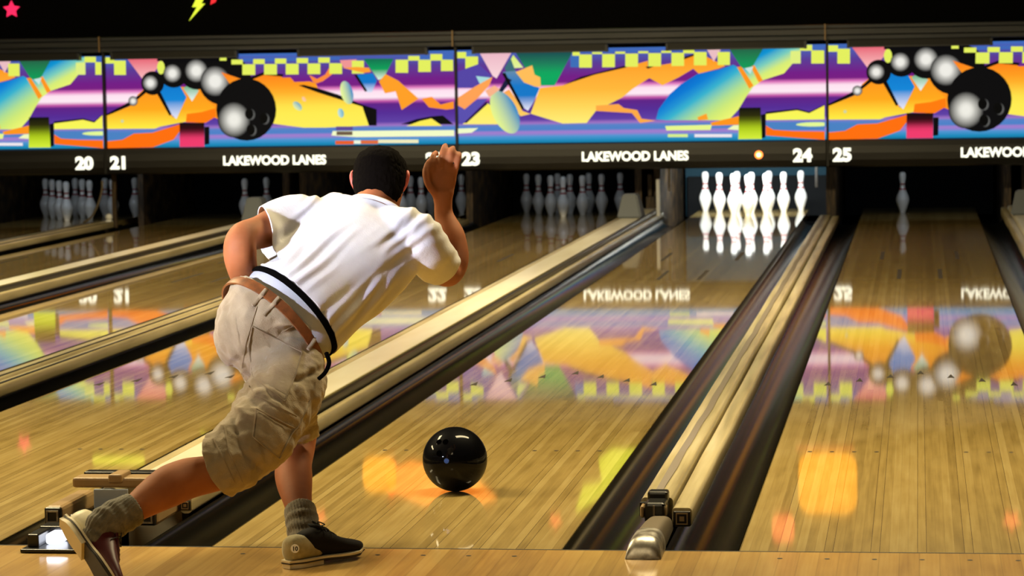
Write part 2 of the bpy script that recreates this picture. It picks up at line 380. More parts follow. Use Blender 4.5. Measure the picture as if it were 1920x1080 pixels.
def bracket(x, label, narrow=True):
    root = empty('rail_bracket', (x, .2, 0)); tag(root, label, 'rail bracket')
    bm = BM(); box(bm, x - .030, x + .034, .40, .545, .012, .078, 0, .01); box(bm, x - .030, x + .034, .50, .56, .05, .098, 0, .008); obj('hinge_block', bm, 'darkplastic', root, smooth=False)
    for sg in (-1, 1):
        bm = BM(); box(bm, x - .004 + sg * .034 - .006, x - .004 + sg * .034 + .006, .405, .462, .03, .068, 0, .007); obj('hinge_lug', bm, 'tan', root)
    bm = BM(); box(bm, x - .003, x + .003, .394, .40, .02, .07); obj('hinge_seam', bm, 'castmetal', root)
    def arch(secs, name, m):
        bm = BM(); rows = []
        for y, w_, h in secs:
            row = []
            for i in range(19):
                a = math.pi * i / 18; c_, s_ = math.cos(a), math.sin(a)
                row.append(bm.verts.new((x + .018 + w_ * math.copysign(abs(c_) ** .55, c_) * (1 + .16 * (1 - s_)), y, max(.0008, h * s_ ** .55))))
            rows.append(row)
        for a, b_ in zip(rows, rows[1:]):
            for i in range(18): bm.faces.new((a[i], a[i + 1], b_[i + 1], b_[i]))
        bm.faces.new(rows[0]); bm.faces.new(rows[-1]); obj(name, bm, m, root, smooth=True)
    arch(((.39, .036, .040), (.25, .038, .052), (.10, .040, .057), (.035, .041, .058)), 'housing', 'castmetal')
    arch(((.034, .043, .062), (-.04, .0435, .062), (-.10, .044, .060), (-.128, .0445, .052), (-.145, .045, .030), (-.152, .045, .002)), 'polished_nose', 'chrome'); return root
def narrow_divider(a, b, desc, near=None):
    L = LX[a] + HW; Rr = LX[b] - HW; k = (L + Rr) / 2; hg = (Rr - L) / 2 - .218
    d = boxobj('divider_base', k - hg, k + hg, .57, 16.9, -.1, -.001, 'darkplastic'); tag(d, 'dark base strip under the twin bumper rails ' + desc, 'divider base')
    bumper_rail(k - .080, k + .020, .07, .565, 16.9, 'cream bumper rail with scuffed grey strip, left of the pair ' + desc, stripe=a == 24, ecx=k - .058, grooves=() if a == 24 else (k - .058, k + .004))
    bumper_rail(k + .030, k + .092, .062, .408, 16.9, 'narrower cream bumper rail, right of the pair ' + desc, stripe=False, ecx=k + .061, grooves=() if a == 24 else (k + .076,))
    if a == 24: bracket(k - .024, 'black hinge bracket with polished metal nose on the foul line ' + desc)
narrow_divider(24, 25, 'right of the ball')
narrow_divider(22, 23, 'crossing behind the bowler')
narrow_divider(20, 21, 'at far left')
def wide_divider(a, b, desc, yend=17.5):
    L = LX[a] + HW + .219; Rr = LX[b] - HW - .219
    root = empty('ball_return_cover', ((L + Rr) / 2, 8, 0)); tag(root, 'wide cream raised ball return cover ' + desc, 'ball return cover')
    prof = [(L + .03, -.12), (L + .03, .092), (L + .04, .107), (L + .055, .112), (Rr - .045, .112), (Rr - .035, .106), (Rr - .035, -.12)]
    bm = BM(); prism(bm, prof, .62, yend, n=4); obj('cover_top', bm, 'cover', root)
    boxobj('groove_shade_strip', Rr - .0345, Rr - .0125, .62, yend, -.1, .106, 'darkplastic', root)  # dark strip up the cover's side, coloured as the groove's shade
    boxobj('edge_trim', Rr - .0365, Rr - .0305, .62, yend, .1065, .1135, 'trimstrip', root)
    bumper_rail(Rr - .0075, Rr + .028, .080, .5, yend - .05, 'slim bumper rail, right flank of the cover ' + desc, stripe=False, z0=.02)
    bumper_rail(L - .026, L + .0255, .098, .5, yend - .05, 'slim bumper rail, left flank of the cover ' + desc, stripe=False, z0=.02)
    return L, Rr
for a, b, desc in ((23, 24, 'running behind the legs to the lit rack'), (21, 22, 'reaching the bent left elbow'), (25, 26, 'at the right edge'), (19, 20, 'in the far left corner')):
    L, Rr = wide_divider(a, b, desc)
    if a in (23, 21, 25):                   # grey tapered hood near the far end
        x = (L + Rr) / 2; y = 15.85; bm = BM()
        v = [bm.verts.new(c) for c in ((x - .105, y, .113), (x + .105, y, .113), (x + .115, y + .3, .113), (x - .095, y + .3, .113), (x - .062, y + .05, .315), (x + .062, y + .05, .315), (x + .07, y + .22, .315), (x - .055, y + .22, .315))]
        for f in ((0, 1, 5, 4), (1, 2, 6, 5), (2, 3, 7, 6), (3, 0, 4, 7), (4, 5, 6, 7), (3, 2, 1, 0)): bm.faces.new([v[i] for i in f])
        bmesh.ops.bevel(bm, geom=bm.edges[:], offset=.012, segments=2, affect='EDGES')
        o = obj('ball_return_hood', bm, 'greybox'); tag(o, 'grey tapered hood on the return cover ' + desc, 'hood', 'grey hoods on the return covers')
# bracket assembly of the wide divider beside the bowler's trailing foot
k = -2.515
root = empty('rail_bracket', (k, .3, 0)); tag(root, 'wide metal and plastic rail bracket on the floor behind the trailing shoe', 'rail bracket')
bm = BM(); box(bm, k - .13, k + .12, .38, .47, .118, .150, 0, .008); box(bm, k - .01, k + .035, .37, .48, .135, .162, 0, .006); obj('hinge_bar', bm, 'tan', root)
bm = BM(); box(bm, k - .12, k + .12, .475, .53, .128, .155, 0, .004); obj('hinge_backplate', bm, 'darkplastic', root)
bm = BM(); box(bm, k - .055, k + .055, .360, .374, .052, .117, 0, .003); obj('access_panel', bm, 'bluegrey', root)
for s_ in (-1, 1):
    cx = k + s_ * .15
    bm = BM(); box(bm, cx - .030, cx + .030, .25, .60, .02, .080, 0, .012); arm = obj('side_arm', bm, 'tan', root)
    bm = BM(); box(bm, cx - .027, cx + .027, .235, .249, .023, .077, 0, .005); arm2 = obj('arm_end', bm, 'darkplastic', arm)
    bm = BM(); cz = .05
    for (a, b_, c_, d_) in ((-.019, .019, .014, .019), (-.019, .019, -.019, -.014), (-.019, -.014, -.014, .014), (.014, .019, -.014, .014)): box(bm, cx + a, cx + b_, .228, .235, cz + c_, cz + d_)
    bm2 = obj('square_tube_end', bm, 'chrome', arm)
bm = BM(); box(bm, k - .135, k + .06, -.14, .20, .001, .012, 0, .003); box(bm, k - .125, k - .09, -.10, .1, .01, .05, 0, .004); box(bm, k - .125, k + .04, .02, .1, .01, .055, 0, .004); obj('foul_light_housing', bm, 'darkplastic', root)
M['foul_lamp'] = mat('foul_lamp', (235, 240, 255), .3, emit=4)
bm = BM(); box(bm, k - .082, k - .035, -.06, .02, .013, .045, 0, .008); fl_ = obj('foul_light_lens', bm, 'foul_lamp', root); tag(fl_, 'small glowing white foul light lens')
boxobj('hinge_block', k - .10, k + .10, .24, .37, .01, .055, 'darkplastic', root, bevel=.006)
# little knob, cord and end fitting at the far end between lanes 20 and 21
k21 = (LX[20] + LX[21]) / 2
bm = BM(); bmesh.ops.create_uvsphere(bm, u_segments=16, v_segments=10, radius=.035, matrix=Matrix.Translation((k21 + .03, 16.96, .10)))
box(bm, k21, k21 + .06, 16.93, 17.0, .004, .075, 0, .01)
tag(obj('rail_end_knob', bm, 'pin', smooth=True), 'small white round knob at the far end of the rails between lanes 20 and 21', 'knob')
bm = BM(); P = [Vector((k21 + .08, 16.6, .44)), Vector((k21 + .075, 16.6, .36)), Vector((k21 + .03, 16.6, .22)), Vector((k21 - .03, 16.6, .12)), Vector((k21 - .10, 16.6, .075))]
limb(bm, [(p, .010, .010) for p in P], n=8, steps=4); tag(obj('hanging_cord', bm, 'castmetal', smooth=True), 'thin grey cord hanging below the sign beside number 20', 'cord')
# ================================================================== pits and pinsetters
PITX = {n: LX[n] for n in (20, 21, 22, 23, 24, 25, 26)}
def kick(x0, x1, desc, m='kick', y0=17.55):
    if 'right of the far left' in desc: y0 = 18.15
    tag(boxobj('kickback_panel', x0, x1, y0, 20.2, -.14, .9, m), desc, 'kickback panel', 'kickback panels between the pin decks')
KD = {19: 'beyond the far left rack', 20: 'right of the far left rack', 21: 'just right of the few dark pins', 22: 'behind the raised hand', 23: 'left of the lit rack', 24: 'between the lit rack and the lone pin', 25: 'right of the lone pin'}
for a, b in ((19, 20), (20, 21), (21, 22), (22, 23), (23, 24), (24, 25), (25, 26)):
    wide = (b % 2 == 0); L = LX[a] + HW + (.215 if wide else .209); Rr = LX[b] - HW - (.235 if wide else .217)
    kick(L + .01, Rr - .0 if not wide else L + .07, 'brown kickback board ' + KD[a] + (', left one' if wide else ''), 'kick' if (a, b) in ((24, 25), (23, 24), (22, 23)) else 'kick')
    if wide: kick(Rr - .05, Rr + .010, 'brown kickback board ' + KD[a] + ', right one')
bm = BM(); box(bm, k21 + .045, k21 + .085, 17.02, 17.06, .0, .55); tag(obj('thin_post', bm, 'kick'), 'thin dim post beside the hanging cord at far left', 'post')
# lit fittings on the kickback face left of the lit rack
kx = LX[24] - HW - .235
bm = BM(); box(bm, kx + .031, kx + .062, 16.9, 16.96, .06, .40, 0, .004); tag(obj('guide_strip', bm, 'pinscuff'), 'tall pale vertical guide strip on the left edge of the lit pin deck', 'guide strip')
bm = BM(); box(bm, kx + .075, kx + .10, 17.6, 17.66, .26, .95, 0, .004); tag(obj('guide_strip', bm, 'pin'), 'short white upright strip just left of the bluish backdrop', 'guide strip')
bm = BM(); box(bm, kx - .12, kx - .02, 17.5, 17.545, .0, .22, 0, .008); box(bm, kx - .10, kx - .06, 17.5, 17.545, .22, .42, 0, .008); tag(obj('worn_buffer_pad', bm, 'kick'), 'worn brown buffer pad on the board left of the lit pins', 'buffer pad')
rx = LX[24] + HW + .12
bm = BM(); box(bm, rx - .012, rx + .012, 17.9, 17.94, .27, .95, 0, .004); tag(obj('guide_strip', bm, 'pin'), 'slim white upright strip just right of the bluish backdrop', 'guide strip')
tag(boxobj('pinsetter_beam', LX[24] - .72, LX[24] + .70, 17.58, 17.96, .951, 1.02, 'pitblack'), 'dark beam above the brightly lit rack that holds the upright strips', 'pinsetter beam')
for n in (20, 21, 22, 23, 24, 25, 26):
    X = LX[n]
    bm = BM(); box(bm, X - .72, X + .72, 20.0, 20.06, -.1, .95); tag(obj('pit_curtain', bm, 'curtain' if n == 24 else 'pitblack'), ('bluish lit backdrop hanging behind the full white rack of lane 24' if n == 24 else 'black curtain in the dark pit behind ' + {20: 'the far left rack', 21: 'the few dark pins', 22: 'the raised hand', 23: 'the dim rack in mid picture', 25: 'the lone pin', 26: 'the right edge lane'}[n]), 'pit curtain')
    if n == 24:
        bm = BM(); box(bm, X - .70, X + .70, 19.93, 19.985, -.1, .30, 0, .01); tag(obj('pit_cushion', bm, 'pitblack'), 'black cushion board low behind the full white rack of lane 24', 'pit cushion')
l24 = area('pin_deck_light_and_fill', (LX[24], 17.75, .88), (LX[24], 18.95, 0.1), 1.0, 28, (.92, 1, .98), .10, 100)
area('pin_deck_light_and_fill', (LX[24], 19.3, .92), (LX[24], 20.0, 0.6), 1.0, 1.6, (.5, .8, 1), .1, 150)
for n, e in ((20, 2.0), (21, 1.2), (22, 1.6), (23, 1.6), (25, 2.2)):
    area('pin_deck_light_and_fill', (LX[n] + .1, 17.2, .8), (LX[n], 18.7, 0.1), .9, e, (.75, .88, 1), .1, 150)  # weak fills added in the other pits, whose own lights are off
PINP = [(0, .0257), (.028, .0262), (.6, .0295), (1.6, .0395), (2.9, .0510), (3.9, .0575), (4.5, .0606), (5.4, .0590), (6.4, .0520), (7.4, .0400), (8.6, .0290), (9.6, .0236), (10.1, .0228), (11.0, .0243), (12.2, .0297), (13.0, .0322), (13.5, .0324), (14.2, .0300), (14.7, .0235), (14.93, .0145), (15.0, .004)]
def make_pin():
    bm = BM(); n = 24; rows = []
    P = [Vector((r, h * .0254, 0)) for h, r in PINP]; prof = [catmull(P, i / 80) for i in range(81)]
    for p in prof: rows.append([bm.verts.new((max(p.x, .001) * math.cos(2 * math.pi * i / n), max(p.x, .001) * math.sin(2 * math.pi * i / n), max(p.y, 0))) for i in range(n)])
    for a, b_ in zip(rows, rows[1:]):
        for i in range(n): bm.faces.new((a[i], a[(i + 1) % n], b_[(i + 1) % n], b_[i]))
    bm.faces.new(rows[0][::-1]); bm.faces.new(rows[-1])
    body = obj('bowling_pin', bm, 'pin', smooth=True)
    bm = BM()
    for z0, z1 in ((8.35, 8.95), (10.2, 10.7)):
        rs = []
        for k in range(5):
            z = z0 + (z1 - z0) * k / 4
            for (h0, r0), (h1, r1) in zip(PINP, PINP[1:]):
                if h0 <= z <= h1: r = r0 + (r1 - r0) * (z - h0) / (h1 - h0); break
            rs.append([bm.verts.new(((r + .0016) * math.cos(2 * math.pi * i / n), (r + .0016) * math.sin(2 * math.pi * i / n), z * .0254)) for i in range(n)])
        for a, b_ in zip(rs, rs[1:]):
            for i in range(n): bm.faces.new((a[i], a[(i + 1) % n], b_[(i + 1) % n], b_[i]))
    c = obj('neck_stripes', bm, 'pinred', body, smooth=True); tag(c, 'red neck stripes')
    return body
SP = {1: (0, 0), 2: (-.1524, .264), 3: (.1524, .264), 4: (-.3048, .528), 5: (0, .528), 6: (.3048, .528), 7: (-.4572, .792), 8: (-.1524, .792), 9: (.1524, .792), 10: (.4572, .792)}
PNM = {1: 'head pin at the front', 2: 'second row, left', 3: 'second row, right', 4: 'third row, left', 5: 'third row, middle', 6: 'third row, right', 7: 'back row, leftmost', 8: 'back row, middle left', 9: 'back row, middle right', 10: 'back row, rightmost'}
first = make_pin(); used = False
LIT = {20: 'dim rack at far left', 21: 'few dark pins left of the bowler', 22: 'dark rack behind the raised hand', 23: 'dim rack in mid picture', 24: 'brightly lit rack', 25: ''}
for n, which in ((20, range(1, 11)), (21, (3, 6, 10)), (22, range(1, 11)), (23, range(1, 11)), (24, range(1, 11)), (25, (2,))):
    for i in which:
        if used: p_ = copy_tree(first)
        else: p_ = first; used = True
        p_.location = (LX[n] + SP[i][0], 18.288 + SP[i][1], 0); p_.rotation_euler = (0, 0, 0)
        lab = 'lone white bowling pin with red neck stripes standing on lane 25' if n == 25 else 'white bowling pin, %s of the %s' % (PNM[i], LIT[n])
        tag(p_, lab, 'bowling pin', 'bowling pins on lane %d' % n)
